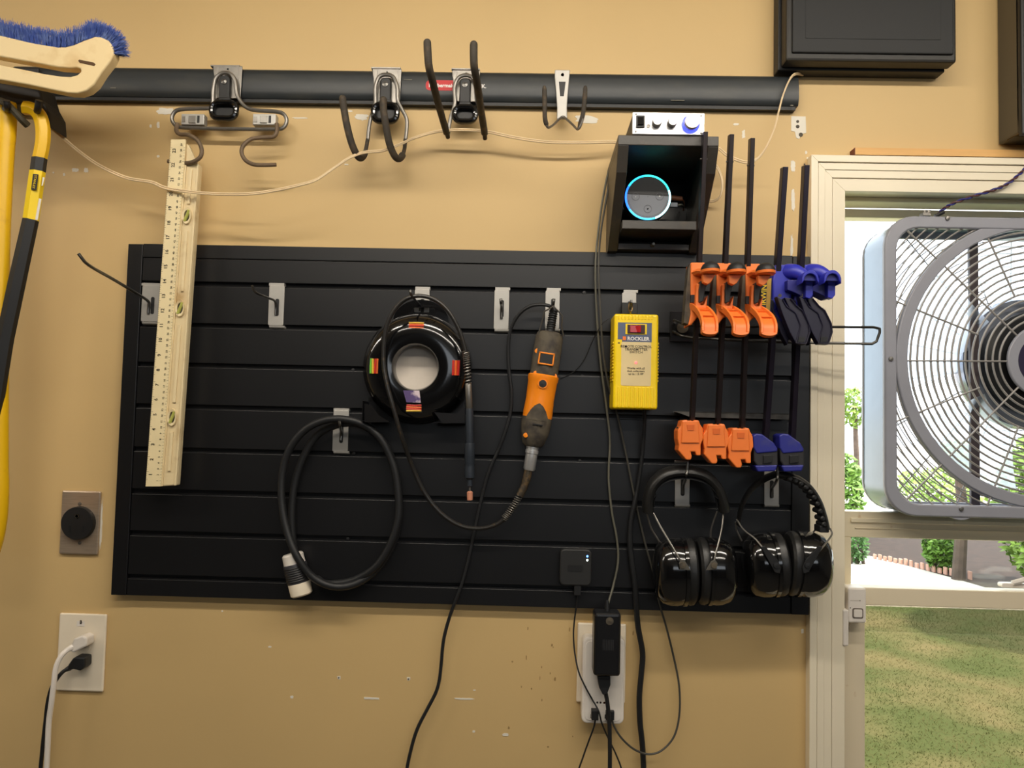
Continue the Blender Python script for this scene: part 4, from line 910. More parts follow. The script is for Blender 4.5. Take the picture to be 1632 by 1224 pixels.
# ------------------------------------------------------------------ blue clamps
GB = 'blue trigger clamps on the rack'
def blue_clamp(label, topp, botp, hx, lx, head2):
    t = thing('bar_clamp', label, 'clamp', P(lx+20, 750, .09), GB)
    top = P(topp[0], topp[1], .180); bot = P(botp[0], botp[1], .098)
    dirn = (bot-top).normalized(); fr_ = dirn.cross(XR).normalized()*.008; L_ = (bot-top).length
    G().obox((top+bot)/2, XR*.0042, fr_, dirn*(L_/2)).build('bar', M('dark_blued_bar', (40, 34, 46), 0.35, 0.5), t, smooth=False, bevel=0.0008)
    def Q(pts, d): return [P(x+hx, y, d) for x, y in pts]
    # main body
    G().ext(Q([(1236, 421), (1262, 422), (1264, 432), (1262, 470), (1256, 500), (1248, 520), (1236, 505), (1230, 495), (1231, 450), (1234, 430)], .158), (0, .036, 0)).build('body', m_blue, t, smooth=False, bevel=0.003)
    # top grip sweeping forward
    arm = spline([P(1250+hx, 432, .150), P(1268+hx, 433, .165), P(1284+hx, 441, .176), P(1292+hx, 446, .190)], 5)
    G().tube(arm, [.011, .012, .012, .012, .012, .0115, .011, .0105, .010, .0095, .009], 14, sq=(0.8, 1.0)).build('top_grip', m_blue, t)
    c = P(1292+hx, 446, .203); k_ = S(.203)
    n_ = 14; prof = [(13.5*math.cos(PI*i/n_), 16*math.sin(PI*i/n_)) for i in range(n_+1)]
    inner = [(9.8*math.cos(PI-PI*i/n_), 10*math.sin(PI-PI*i/n_)) for i in range(n_+1)]
    pts = [(13.5, -6)]+prof+[(-13.5, -6), (-9.8, 0)]+inner[1:]
    g = G().ext([c+XR*(x*k_)+ZU*(y*k_) for x, y in pts], (0, .026, 0)); cap = g.build('hood', m_blue, t, smooth=True, bevel=0.001)
    G().ext([c+XR*(x*k_)+ZU*(y*k_)+Vector((0, .006, 0)) for x, y in [(10.5*math.cos(PI*i/n_), 10.8*math.sin(PI*i/n_)) for i in range(n_+1)]], (0, .016, 0)).build('hood_plate', m_blue2, cap, smooth=False)
    G().ext([P(x+hx, y, .184) for x, y in ((1284, 446), (1296, 446), (1296, 470), (1291, 476), (1284, 474))], (0, .014, 0)).build('front_post', m_blue, t, smooth=False, bevel=0.001)
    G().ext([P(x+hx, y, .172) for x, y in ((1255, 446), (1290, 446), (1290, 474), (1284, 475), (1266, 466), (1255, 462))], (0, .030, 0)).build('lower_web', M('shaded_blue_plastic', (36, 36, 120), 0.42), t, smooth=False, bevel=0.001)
    # trigger levers (a pair of faceted dark blades)
    fa = [(1238, 472), (1247, 477), (1254, 489), (1268, 499), (1276, 519), (1269, 548), (1259, 530), (1247, 500)]
    fb = [(1250, 474), (1260, 475), (1269, 486), (1280, 494), (1290, 514), (1292, 529), (1286, 549), (1269, 548), (1276, 519), (1268, 499), (1258, 491)]
    lv = G().ext([P(x+hx, y, .180) for x, y in fa], (0, .016, 0)).build('lever_blade', m_navy, t, smooth=False, bevel=0.001)
    G().ext([P(x+hx, y, .176) for x, y in fb], (0, .016, 0)).build('lever_blade', M('purple_black_plastic', (30, 26, 44), .4), t, smooth=False, bevel=0.001)
    G().tube([P(x+hx, y, .181) for x, y in ((1247, 477), (1254, 489), (1268, 499), (1276, 519), (1269, 547))], .0011, 6).build('blade_edge', m_navy, lv)
    G().tube([P(x+hx, y, .178) for x, y in ((1260, 476), (1269, 487), (1279, 495), (1289, 515), (1291, 529), (1285, 548), (1270, 547))], .0011, 6).build('blade_edge', m_navy, lv)
    G().ext([P(x+hx, y, .177) for x, y in ((1273, 537), (1284, 537), (1282, 545), (1272, 545))], (0, .001, 0)).build('grip_recess', m_blk, lv, smooth=False)
    G().ext([P(x+hx-14, y+2, .158) for x, y in fa], (0, .016, 0)).build('release_lever', m_navy, t, smooth=False, bevel=0.001)
    G().cyl(P(1243+hx, 471, .166), P(1243+hx, 471, .172), .003, 10).build('pivot', m_steel, t)
    # lower fixed jaw: black block with blue top and foot
    jt_ = G().ext([P(lx+x, y, .118) for x, y in ((0, 700), (30, 712), (40, 718), (40, 743), (8, 745), (2, 735))], (0, .034, 0)).build('fixed_jaw', M('worn_black_pad', (36, 35, 38), 0.55, var=.2, bump=.1), t, smooth=False, bevel=0.002)
    G().ext([P(lx+x, y, .120) for x, y in ((0, 694), (6, 691), (15, 692), (34, 706), (40, 716), (39, 720), (6, 723), (1, 714))], (0, .037, 0)).build('blue_top', m_blue2, jt_, smooth=False, bevel=0.0025)
    G().ext([P(lx+x, y, .120) for x, y in ((3, 742), (40, 741), (36, 751), (8, 752))], (0, .036, 0)).build('blue_foot', m_blue2, jt_, smooth=False, bevel=0.002)
    G().ext([P(lx+x, y, .1215) for x, y in ((17, 726), (31, 725), (31, 737), (17, 739))], (0, .004, 0)).build('pad_ridge', m_blk, jt_, smooth=False, bevel=.0006)
    return t
b1 = blue_clamp('left of the two blue trigger clamps, touching the orange ones', (1250, 267), (1219, 708), 0, 1200, 0)
b2 = blue_clamp('rightmost blue trigger clamp, overhanging the window casing', (1284, 264), (1262, 702), 35.5, 1242, 1)
# printed side plate of the left blue clamp
o = G().ext([P(x, y, .160) for x, y in ((1214, 446), (1230, 443), (1229, 497), (1211, 490))], (0, .006, 0)).build('name_plate', M('navy_name_plate', (22, 26, 50), 0.4), b1, smooth=False)
G().ext([P(x, y, .1606) for x, y in ((1222.5, 446), (1229.5, 443), (1227, 495), (1221, 493))], (0, .0006, 0)).build('gold_strip', M('gold_print', (190, 150, 50), 0.5), o, smooth=False)
g = G(); g.text('IRWIN', P(1217.5, 470, .1610), (P(1219, 446, .125)-P(1216, 492, .125)), -XR, .0115, 0.03); g.build('plate_lettering', m_yel, o, smooth=False, recalc=False)

# ------------------------------------------------------------------ ear defenders
GE = 'black ear defenders hanging on clip hooks'
def cup(t, xi, xo, cy, rz_, dd, sgn, tilt=0.0, ry=.044):
    """cup with its cushion plane at picture x = xi and its shell bulging to xo"""
    a = P(xi, cy, dd); b = P(xo, cy, dd); ax_ = (b-a); ax_.y = 0; L_ = ax_.length; ax_ = (ax_.normalized()+Vector((0, 0, tilt))).normalized()
    r = rz_*S(dd)
    G().lathe([(r*.60, .0), (r*.86, .000), (r*.95, .004), (r*.97, .010), (r*.93, .015)], a, ax_, 36, e1=(0, 1, 0), s1=ry/r, s2=1.0).build('ear_cushion', m_pad, t)
    G().lathe([(r*.93, .0148), (r*.99, .016), (r*.99, .0215), (r*.95, .0225)], a, ax_, 36, e1=(0, 1, 0), s1=ry/r, s2=1.0).build('rim', m_gloss, t)
    G().lathe([(r*.95, .022), (r*.98, .030), (r*.97, L_*.60), (r*.90, L_*.80), (r*.74, L_*.93), (r*.45, L_*.99), (0, L_)], a, ax_, 36, e1=(0, 1, 0), s1=ry/r, s2=1.0).build('shell', m_gloss, t)
    return a, ax_, L_
t = thing('ear_defenders', 'left pair of black ear defenders with smooth padded headband and steel arms', 'ear defenders', P(1106, 965, .065), GE)
cup(t, 1107, 1042, 911, 54, .068, -1); cup(t, 1111, 1172, 910, 54, .068, 1)
band = spline(PP([(1033, 815, .070), (1033, 795, .074), (1041, 772, .078), (1060, 755, .082), (1090, 750, .084), (1120, 756, .082), (1140, 773, .078), (1150, 795, .074), (1154, 813, .070)]), 6)
G().tube(band, [.0100]*49, 14, sq=(1.7, 0.95)).build('headband_pad', m_pad, t)
inn = [p+Vector((0, 0, -.0095)) if 8 < i < 40 else p+Vector((.009 if i <= 8 else -.009, 0, 0)) for i, p in enumerate(band)]
G().tube(inn[3:-3], .0035, 8, sq=(3.4, .6)).build('inner_strap', m_rubber, t)
for pts in (((1038, 812, .074), (1052, 838, .088), (1066, 862, .104), (1080, 886, .114), (1090, 904, .116)), ((1153, 815, .074), (1151, 838, .090), (1146, 862, .105), (1140, 885, .113), (1137, 902, .116))):
    G().tube(spline(PP(pts), 4), .0016, 8).build('steel_arm', m_steel, t)
for pts in (((1030, 815, .066), (1038, 842, .058), (1050, 862, .052), (1062, 890, .046)), ((1143, 815, .066), (1134, 842, .056), (1132, 862, .050), (1128, 890, .046))):
    G().tube(spline(PP(pts), 4), .0016, 8).build('steel_arm', m_steel, t)
for cx, s_ in ((1089, 1), (1137, -1)):
    o = G().ext([P(cx+x*s_, y, .117) for x, y in ((-7, 898), (-3, 892), (3, 894), (12, 909), (-5, 908))], (0, .003, 0)).build('pivot_plate', M('grey_pivot', (104, 100, 92), 0.4, 0.4), t, smooth=False, bevel=0.0006)
    G().lathe([(.0052, 0), (.0048, .0025), (0, .003)], P(cx-1*s_, 901, .117), OUT, 16).build('pivot_rivet', m_dust, o)
t = thing('ear_defenders', 'right pair of black ear defenders with ribbed headband, overlapping the window casing', 'ear defenders', P(1252, 950, .065), GE)
cup(t, 1249, 1186, 899, 51, .070, -1, -.05, .046); cup(t, 1253, 1321, 897, 52, .074, 1, -.06, .046)
G().tube(spline(PP([(1177, 838, .055), (1179, 818, .058), (1186, 797, .064), (1199, 778, .072), (1217, 764, .080), (1236, 756, .086), (1250, 756, .088)]), 6), .0028, 8, sq=(4.5, .7)).build('headband_strap', m_pad, t)
band = spline(PP([(1238, 757, .086), (1256, 758, .088), (1275, 766, .090), (1291, 780, .090), (1303, 800, .088), (1311, 824, .086), (1315, 842, .085)]), 6)
o = G().tube(band, .0068, 14, sq=(2.4, .9)).build('headband_pad', m_pad, t)
for i in range(6, len(band)-1, 3):
    tt = (band[min(i+1, len(band)-1)]-band[i-1]).normalized(); nrm = tt.cross(OUT).normalized(); 
    if nrm.dot(Vector((-1, 0, -1))) < 0: nrm = -nrm
    c = band[i]+nrm*.0045
    G().tube([c+OUT*(.0165*q) for q in (-1, -.85, 0, .85, 1)], [.0025, .0048, .0054, .0048, .0025], 8).build('pad_rib', m_pad, o)
G().wb(1307, 838, 1322, 849, .070, .098).build('band_end', m_blk, t, smooth=False, bevel=0.002)
for pts in (((1174, 828, .060), (1186, 845, .078), (1205, 860, .100), (1222, 882, .116), (1237, 900, .120)), ((1323, 842, .090), (1326, 851, .094), (1319, 862, .104), (1306, 878, .114), (1289, 896, .120)), ((1172, 832, .055), (1174, 845, .050), (1182, 862, .046)), ((1305, 840, .076), (1296, 848, .066), (1290, 856, .056))):
    G().tube(spline(PP(pts), 4), .0015, 8).build('steel_arm', m_steel, t)
for cx, s_ in ((1237, 1), (1287, -1)):
    o = G().ext([P(cx+x*s_, y, .122) for x, y in ((-24, 872), (-18, 870), (3, 893), (8, 905), (6, 914), (-2, 912))], (0, .003, 0)).build('pivot_plate', m_blk, t, smooth=False, bevel=0.0006)
    G().lathe([(.005, 0), (.0046, .0025), (0, .003)], P(cx, 901, .122), OUT, 16).build('pivot_rivet', m_rubber, o)

# ------------------------------------------------------------------ small black hub stuck on the panel
hc = P(917.5, 905, .032)
t = thing('sensor_hub', 'small square black hub with blue and white lights, low on the slat panel', 'hub', (hc.x, -.019, hc.z-.03))
kh = S(.032)
hb = G().ext([(hc.x+x*kh, -.032, hc.z-y*kh) for x, y in rr(-25, -29, 25, 28, 8, 5)], (0, .0135, 0)).build('case', m_hub, t, smooth=False, bevel=0.0025)
G().ext([(hc.x+x*kh, -.0325, hc.z-y*kh) for x, y in rr(-13, -4, 11, 6, 1)], (0, .0008, 0)).build('embossed_mark', m_blk, t, smooth=False)
for dy, col in ((-18.5, (90, 150, 255)), (-12.5, (220, 255, 225))):
    G().lathe([(0, .0008), (.0016, .0006), (.0018, 0)], (hc.x+18*kh, -.0322, hc.z-dy*kh), OUT, 12).build('status_light', M('led', col, 0.3, emit=col, estr=6.0), t)
t = thing('hub_cable', 'thin black cable running from the small hub down past the white tap', 'cable', P(955, 1200, .02))
G().wb(915, 933, 926, 949, .022, .030).build('usb_plug', m_blk, t, smooth=False, bevel=0.001)
G().tube(spline(PP([(920.5, 946, .026), (919.5, 960, .024), (916, 985, .018), (914, 1010, .018), (916, 1040, .024), (922, 1070, .038), (932, 1093, .043), (944, 1115, .044), (954, 1133, .056), (959, 1152, .050), (970, 1178, .034), (982, 1203, .03), (992, 1232, .03), (1005, 1300, .03), (1005, 1400, .03), (1005, 1520, .03), (1005, 1660, .03)]), 6), .0014, 8).build('cable', m_rubber, t)

# ------------------------------------------------------------------ centre outlet, tap, adapter
def plate(t, cx, cy, w_, h_, mat, d=.006, nm='cover_plate'):
    c = P(cx, cy, d); k_ = S(d)
    return G().box((c.x-w_*k_/2, -.0005, c.z-h_*k_/2), (c.x+w_*k_/2, -d, c.z+h_*k_/2)).build(nm, mat, t, smooth=False, bevel=0.0025)
t = thing('wall_outlet', 'ivory wall outlet plate under the slat panel, covered by the white tap', 'outlet', P(958, 1118, 0))
plate(t, 958.5, 1057, 76, 122, m_ivory)
for y in (1012, 1100):
    G().lathe([(.0035, 0), (.003, .001), (0, .0012)], P(958, y, .006), OUT, 12).build('plate_screw', m_ivory, t)
tc_ = P(961.5, 1085, .036); kt = S(.036)
t = thing('multi_plug_tap', 'white rounded plug-in tap with USB ports on the middle outlet', 'power strip', (tc_.x, -.02, tc_.z-.075))
g = G().ext([(tc_.x+x*kt, -.036, tc_.z-y*kt) for x, y in rr(-33, -66, 33, 66, 9, 5)], (0, .0295, 0)); o = g.build('case', m_whitep, t, smooth=False, bevel=0.003)
G().ext([(tc_.x+x*kt, -.0375, tc_.z-y*kt) for x, y in rr(-28, -61, 28, 61, 8, 5)], (0, .0015, 0)).build('front_panel', m_whitep, t, smooth=False, bevel=0.0006)
for x, y in ((-13, 54), (9, 54), ): 
    G().box((tc_.x+(x-6)*kt, -.0374, tc_.z-(y+3)*kt), (tc_.x+(x+6)*kt, -.0380, tc_.z-(y-3)*kt)).build('usb_port', m_blk, t, smooth=False)
for x, c_ in ((-14, (190, 180, 176)), (-9, (190, 180, 176)), (-4, (150, 100, 80)), (2, (190, 100, 60))):
    G().lathe([(0, .0003), (.0018, .0003)], (tc_.x+x*kt, -.0375, tc_.z-33*kt), OUT, 10).build('printed_icon', M('icon_ink', c_, 0.6), t, smooth=False)
a = P(968, 1028, .078); ka = S(.078)
t = thing('power_adapter', 'black power adapter brick plugged into the white tap', 'adapter', (a.x, -.05, a.z-.055))
G().box((a.x-21*ka, -.0385, a.z-48.5*ka), (a.x+21*ka, -.078, a.z+48.5*ka)).build('case', M('glossy_dark_case', (24, 24, 26), 0.3, var=.1), t, smooth=False, bevel=0.005, seg=3)
g = G()
for i in range(7): g.box((a.x+(-7+i*2.6)*ka, -.078, a.z-8*ka), (a.x+(-6.1+i*2.6)*ka, -.0783, a.z+8*ka))
g.build('printed_text_lines', M('faint_print', (48, 48, 50), 0.6), t, smooth=False)
G().lathe([(.0062, 0), (.0066, .0006), (0, .0009)], (a.x+3*ka, -.078, a.z+37*ka), OUT, 20).build('round_mark', m_dust, t)
G().lathe([(.0045, 0), (.0042, .008), (.0022, .018)], (a.x+1*ka, -.056, a.z+48*ka), ZU, 14).build('strain_relief', m_rubber, t)
G().ext([P(x, y, .062) for x, y in ((952, 1078), (973, 1078), (973, 1092), (968, 1106), (961, 1108), (955, 1096))], (0, .020, 0)).build('mains_plug', m_rubber, t, smooth=False, bevel=0.0015)
G().tube(spline(PP([(965, 1103, .052), (968, 1120, .052), (971, 1150, .050), (972, 1190, .05), (972, 1235, .05), (973, 1300, .05), (973, 1400, .05), (973, 1520, .05), (973, 1660, .05)]), 6), .0037, 10).build('mains_cord', m_rubber, t)
t = thing('usb_lead', 'thin black lead from the tap\'s left USB port hanging straight down to the left', 'cable', P(940, 1224, .03))
G().wb(943, 1133, 954, 1148, .038, .052).build('usb_plug', m_blk, t, smooth=False, bevel=0.001)
G().tube(spline(PP([(949, 1146, .045), (946, 1160, .044), (938, 1182, .04), (928, 1210, .036), (921, 1232, .034), (905, 1300, .034), (905, 1400, .034), (905, 1520, .034), (905, 1660, .034)]), 6), .0015, 8).build('cable', m_rubber, t)

# ------------------------------------------------------------------ left outlets
t = thing('steel_outlet', 'stainless steel plate with a round black heavy-duty receptacle', 'outlet', P(126, 885, 0))
plate(t, 127, 833, 63, 101, m_stain, .006)
rc_ = P(123, 834, .014)
o = G().lathe([(.0300, -.008), (.0300, 0), (.029, .0015), (0, .002)], rc_, OUT, 36).build('receptacle', m_blk, t)
g = G()
for dx, dz, w_, h_ in ((-.0125, -.010, .0014, .0065), (.0115, -.010, .0014, .0055)):
    g.box((rc_.x+dx-w_, -.0158, rc_.z+dz-h_), (rc_.x+dx+w_, -.0163, rc_.z+dz+h_))
g.lathe([(0, 0), (.0045, 0)], (rc_.x, -.0163, rc_.z+.013), OUT, 14); g.build('pin_slot', M('slot_black', (6, 6, 6), 0.8), o, smooth=False)
G().lathe([(.0030, 0), (.0035, 0), (.0035, .001), (.0030, .001)], (rc_.x, -.0162, rc_.z+.013), OUT, 14, closed=True).build('pin_collar', m_dust, o)
for y in (803, 865): G().lathe([(.0034, 0), (.003, .0012), (0, .0015)], P(127, y, .006), OUT, 12).build('plate_screw', m_steel, t)
flake(161, 832, 5, 92, m_chip, 'paint_chip', 14, .5)
t = thing('wall_outlet', 'ivory double outlet plate at lower left with a white and a black plug', 'outlet', P(128, 1100, 0))
plate(t, 129, 1040, 76, 121, m_ivory)
for y in (1031, 1057):
    c = P(130, y, .0075)
    G().lathe([(.0155, 0), (.0155, .0015), (0, .0018)], (c.x, -.006, c.z), OUT, 24, e1=XR, s1=1, s2=.82).build('receptacle_face', m_ivory, t)
G().box(P(126, 994, .006)+Vector((-.004, 0, -.0045)), P(126, 994, .0064)+Vector((.010, 0, .0045))).build('number_sticker', m_whitep, t, smooth=False)
g = G(); g.text('B', P(129, 991.5, .0068), XR, ZU, .0085, .03); g.build('plate_lettering', m_ink, t, smooth=False, recalc=False)
t = thing('plug_and_cord', 'white mains plug and thick white cord in the lower-left outlet', 'cord', P(85, 1224, .03))
G().ext([P(x, y, .035) for x, y in ((117, 1018), (131, 1013), (138, 1017), (138, 1030), (116, 1041), (110, 1037))], (0, .026, 0)).build('plug', m_whitep, t, smooth=False, bevel=0.003)
G().tube(spline(PP([(118, 1030, .030), (106, 1037, .038), (96, 1048, .046), (89, 1065, .050), (86, 1088, .052), (82, 1120, .052), (78, 1150, .05), (76, 1190, .05), (74, 1230, .05), (70, 1300, .05), (70, 1400, .05), (70, 1520, .05), (70, 1660, .05)]), 6), [.0055]*4+[.0046]*60, 10).build('cord', m_whitep, t)
t = thing('plug_and_cord', 'black mains plug and thin black cord below the white plug', 'cord', P(75, 1224, .02))
G().ext([P(x, y, .032) for x, y in ((115, 1050), (120, 1047), (135, 1048), (135, 1064), (127, 1070), (116, 1067), (106, 1070), (108, 1060))], (0, .024, 0)).build('plug', m_rubber, t, smooth=False, bevel=0.003)
G().tube(spline(PP([(112, 1064, .024), (100, 1071, .030), (90, 1083, .034), (82, 1097, .034), (76, 1120, .034), (72, 1155, .034), (68, 1190, .034), (64, 1235, .034), (60, 1300, .034), (60, 1400, .034), (60, 1520, .034), (60, 1660, .034)]), 6), [.0052, .005, .0045, .004]+[.0034]*60, 10).build('cord', m_rubber, t)

# ------------------------------------------------------------------ broom head
t = thing('push_broom', 'cream plastic broom head with blue bristles upward, at the top left corner', 'broom', P(60, 140, .16))
outer = [(-160, 18), (-60, 38), (0, 56), (50, 68), (92, 75), (104, 74.5), (118, 71), (134, 64), (151, 58), (160, 58.5), (172, 64), (179, 73), (181, 86), (176, 97), (162, 115), (150, 134), (138, 144), (124, 148.5), (108, 148), (90, 144.5), (45, 135), (0, 127), (-160, 100)]
inner = [(-160, 72), (0, 103), (40, 111), (73, 118), (98, 121.5), (112, 122), (123, 119), (128.5, 114), (128, 109), (122, 107.5), (112, 108.5), (92, 107), (50, 99), (0, 90), (-160, 58)]
g = G().ext([P(x, y, .205) for x, y in outer+inner], (0, .020, 0)); g.build('head', m_broom, t, smooth=True, bevel=0.0085, seg=5, sharp=80)
G().ext([P(x, y, .2055) for x, y in ((126, 95), (149, 99.5), (152, 102), (150, 105), (127, 100), (124.5, 97))], (0, .002, 0)).build('tag_slot', M('brown_recess', (84, 58, 30), 0.8), t, smooth=False)
edge = [(-60, 40, 96), (0, 58, 97), (50, 70, 97), (92, 77, 93), (114, 74, 88), (134, 66, 82), (151, 60, 78), (165, 62, 62), (174, 68, 44), (179, 76, 24), (180, 86, 2), (177, 94, -16)]
g = G(); npos = 0
ee = []
for i in range(len(edge)-1):
    a, b = edge[i], edge[i+1]; n_ = max(1, int(math.hypot(b[0]-a[0], b[1]-a[1])/(9.5 if a[0] < 130 else 4.5)))
    for q in range(n_): ee.append([a[j]+(b[j]-a[j])*q/n_ for j in range(3)])
for x, y, an in ee:
    for row in (.186, .193, .200):
        base = P(x, y, row)
        for q in range(34):
            aa = math.radians(an+random.gauss(0, 9)); L_ = random.uniform(.021, .031)*(.85 if x > 155 else 1.0); b0 = base+Vector((random.uniform(-.0042, .0042), random.uniform(-.004, .004), random.uniform(-.001, .001)))
            dr = Vector((math.cos(aa), random.gauss(0, .22), math.sin(aa))).normalized(); tip = b0+dr*L_
            sd2 = dr.cross(OUT).normalized()*.00045
            g.add([b0-sd2, b0+sd2, tip+sd2*.5, tip-sd2*.5], [(0, 1, 2, 3)])
bo = g.build('bristles', m_brist, t, smooth=False, recalc=False); bo['kind'] = 'stuff'

# ------------------------------------------------------------------ wrecking bar and yellow handle, dark hanger
t = thing('pry_bar', 'black and yellow hooked pry bar with a yellow label, hanging at the left edge', 'pry bar', P(-30, 700, .12))
path = spline(PP([(38, 172, .150), (52, 174, .150), (63, 184, .150), (68, 202, .150), (68.5, 222, .150), (66, 240, .150), (63, 253, .150)]), 5)
G().tube(path, .0122, 6, sq=(.75, 1.0)).build('hooked_end', m_yelp, t, smooth=False, bevel=0.001)
shaft = [P(63, 252, .150), P(60, 274, .150)]
G().tube(shaft, .0126, 6, sq=(.75, 1.0)).build('shaft', m_blk, t, smooth=False)
G().tube([P(60, 273, .150), P(49, 351, .150)], .0128, 6, sq=(.75, 1.0)).build('label_wrap', m_yel, t, smooth=False)
G().tube([P(49, 350, .150), P(27, 450, .150), P(8, 540, .150), P(-8, 640, .150), P(-25, 760, .150)], [.0130, .0140, .0140, .014, .0135], 6, sq=(.75, 1.0)).build('shaft', m_blk, t, smooth=False)
o = G().ext([P(x, y, .1608) for x, y in ((52.5, 277), (61, 278), (58, 303), (49.5, 302))], (0, .0006, 0)).build('logo_panel', m_blk, t, smooth=False)
g = G(); g.text('STANLEY', P(55.2, 290, .1612), P(53, 302, .16)-P(57.5, 278, .16), XR, .0056, .01); g.build('logo_lettering', m_yel, o, smooth=False, recalc=False)
G().ext([P(x, y, .156) for x, y in ((68, 282), (71, 283), (68, 296), (66, 296))], (0, .0006, 0)).build('sticker', m_whitep, t, smooth=False)
G().ext([P(x, y, .156) for x, y in ((62, 316), (66, 317), (60, 351), (56, 350))], (0, .0006, 0)).build('sticker', m_whitep, t, smooth=False)
t = thing('yellow_handle', 'long worn yellow plastic tool handle hanging at the far left edge', 'handle', P(-6, 885, .10))
G().tube(spline(PP([(8, 165, .14), (8, 200, .14), (4, 260, .14), (-2, 380, .14), (-4, 520, .14), (-5, 700, .14), (-6, 800, .14), (-12, 850, .14), (-22, 885, .14)]), 5), [.0185]*8+[.018]*20+[.019]*13, 16, sq=(.8, 1.0)).build('grip', m_yelp, t)
G().lathe([(.0, 0), (.006, 0), (.006, .001), (0, .001)], P(9, 172, .158), OUT, 12).build('hang_hole', m_blk, t)
t = thing('tool_hanger', 'dark tool hanger behind the broom head, holding the yellow handle and pry bar', 'hook', P(30, 195, .02))
m_dk = M('dark_grey_metal', (34, 32, 32), 0.5, 0.3)
G().box(P(-20, 175, .0205), P(62, 108, .024)).build('mounting_plate', m_dk, t, smooth=False, bevel=.002)
for pts in (((12, 160, .024), (14, 168, .06), (14, 176, .12), (12, 172, .17), (10, 160, .18)), ((50, 160, .024), (55, 168, .06), (57, 178, .12), (60, 175, .165), (62, 160, .175))):
    G().tube(spline(PP(pts), 6), .0055, 10).build('prong', m_dk, t)
G().ext([P(x, y, .13) for x, y in ((-40, 128), (60, 132), (68, 160), (78, 178), (80, 205), (72, 190), (60, 172), (36, 165), (0, 168), (-40, 150))], (0, .05, 0)).build('hanger_block', m_dk, t, smooth=False, bevel=.003)
G().tube(spline(PP([(-10, 158, .165), (8, 164, .165), (22, 177, .165), (34, 190, .16), (44, 200, .15)]), 5), .006, 8).build('strap', M('olive_strap', (58, 52, 34), .7), t)

# ------------------------------------------------------------------ wall speaker top right
t = thing('wall_speaker', 'flat black wall speaker at the top of the picture, above the track\'s right end', 'speaker', P(1385, 118, 0))
G().wb(1239, -115, 1506, 118, .0005, .028).build('mounting_box', m_blk, t, smooth=False, bevel=.002)
G().wb(1252, -115, 1525, 102, .028, .058).build('cabinet', m_spf, t, smooth=False, bevel=.004)
o = G().wb(1262, -115, 1521, 89, .058, .0625).build('grille_frame', m_sp, t, smooth=False, bevel=.003)
G().wb(1283, -105, 1500, 66, .0625, .0632).build('grille_cloth', m_sp, o, smooth=False, bevel=.0006)
t = thing('wall_cabinet', 'narrow black panel edge at the top right corner of the picture', 'panel', P(1650, 222, 0))
G().wb(1622, -115, 1800, 218, .001, .060).build('body', m_gloss, t, smooth=False, bevel=.003)
G().wb(1628, -115, 1800, 220, .060, .072).build('front_edge', m_blk, t, smooth=False, bevel=.003)

# ------------------------------------------------------------------ window alarm sensor pair
t = thing('window_alarm', 'white window alarm box with a square button on the sash corner', 'sensor', P(1365, 993, -.02))
c = P(1366.5, 965, .010); k_ = S(.010)
o = G().box((c.x-14*k_, .022, c.z-27*k_), (c.x+14*k_, -.010, c.z+27*k_)).build('case', m_whitep, t, smooth=False, bevel=.003)
c2_ = c+Vector((0, -.0004, -12*k_))
G().ext([(c2_.x+x*k_, -.0106, c2_.z-y*k_) for x, y in rr(-8, -8, 9, 8, 3)], (0, .0006, 0)).build('button_rim', M('grey_groove', (120, 108, 98), .6), t, smooth=False)
G().ext([(c2_.x+x*k_, -.0118, c2_.z-y*k_) for x, y in rr(-6, -6, 7, 6, 2)], (0, .0012, 0)).build('button', m_whitep, t, smooth=False, bevel=.0005)
G().box((c.x-11*k_, -.0100, c.z+7*k_), (c.x+5*k_, -.0103, c.z+7.8*k_)).build('seam', M('seam_line', (190, 178, 164), .6), t, smooth=False)
for dx, dy in ((-11, -4), (4, 7.5)): G().lathe([(0, .0003), (.0010, .0003)], (c.x+dx*k_, -.0100, c.z+dy*k_), OUT, 8).build('pin_hole', m_dust, t)
t = thing('alarm_magnet', 'slim white magnet bar beside the window alarm box', 'sensor', P(1349, 1028, 0))
G().wb(1344, 973, 1353, 1029, -.02, .016).build('case', m_whitep, t, smooth=False, bevel=.0025)

# ------------------------------------------------------------------ box fan
fz0 = zr0+.0012; FH = .530; FW_ = .567; fx = wx(1410.5, 600, .012); fyf = -.012; fyb = .092
fz1 = wz(1500, 345, .010); FH = fz1-fz0
fcx = fx+FW_/2; fcz = wz(1632, 575, .012)
t = thing('box_fan', 'large grey box fan with round grille standing in the open window', 'fan', (fcx, .04, fz0))
def rrw(hw, hh, r, n=6):
    o = []
    for cx, cz, a in ((hw-r, hh-r, 0), (-hw+r, hh-r, 90), (-hw+r, -hh+r, 180), (hw-r, -hh+r, 270)):
        for q in range(n+1):
            an = math.radians(a+90*q/n); o.append((cx+r*math.cos(an), cz+r*math.sin(an)))
    return o
zc_ = (fz0+fz1)/2
def ringmesh(oo, ii, y0, y1):
    n = len(oo); g = G()
    v = [(fcx+x, y0, zc_+z) for x, z in oo]+[(fcx+x, y0, zc_+z) for x, z in ii]+[(fcx+x, y1, zc_+z) for x, z in oo]+[(fcx+x, y1, zc_+z) for x, z in ii]
    f = []
    for j in range(n):
        q = (j+1) % n
        f += [(j, q, n+q, n+j), (2*n+q, 2*n+j, 3*n+j, 3*n+q), (j, 2*n+j, 2*n+q, q), (n+q, 3*n+q, 3*n+j, n+j)]
    return g.add(v, f)
hw, hh = FW_/2, FH/2
ringmesh(rrw(hw-.004, hh-.004, .050), rrw(hw-.006, hh-.006, .048), fyf+.006, fyb).build('housing', m_fanm, t)
ringmesh(rrw(hw, hh, .055), rrw(hw-.022, hh-.022, .040), fyf, fyf+.012).build('front_frame', m_fan, t, bevel=.003)
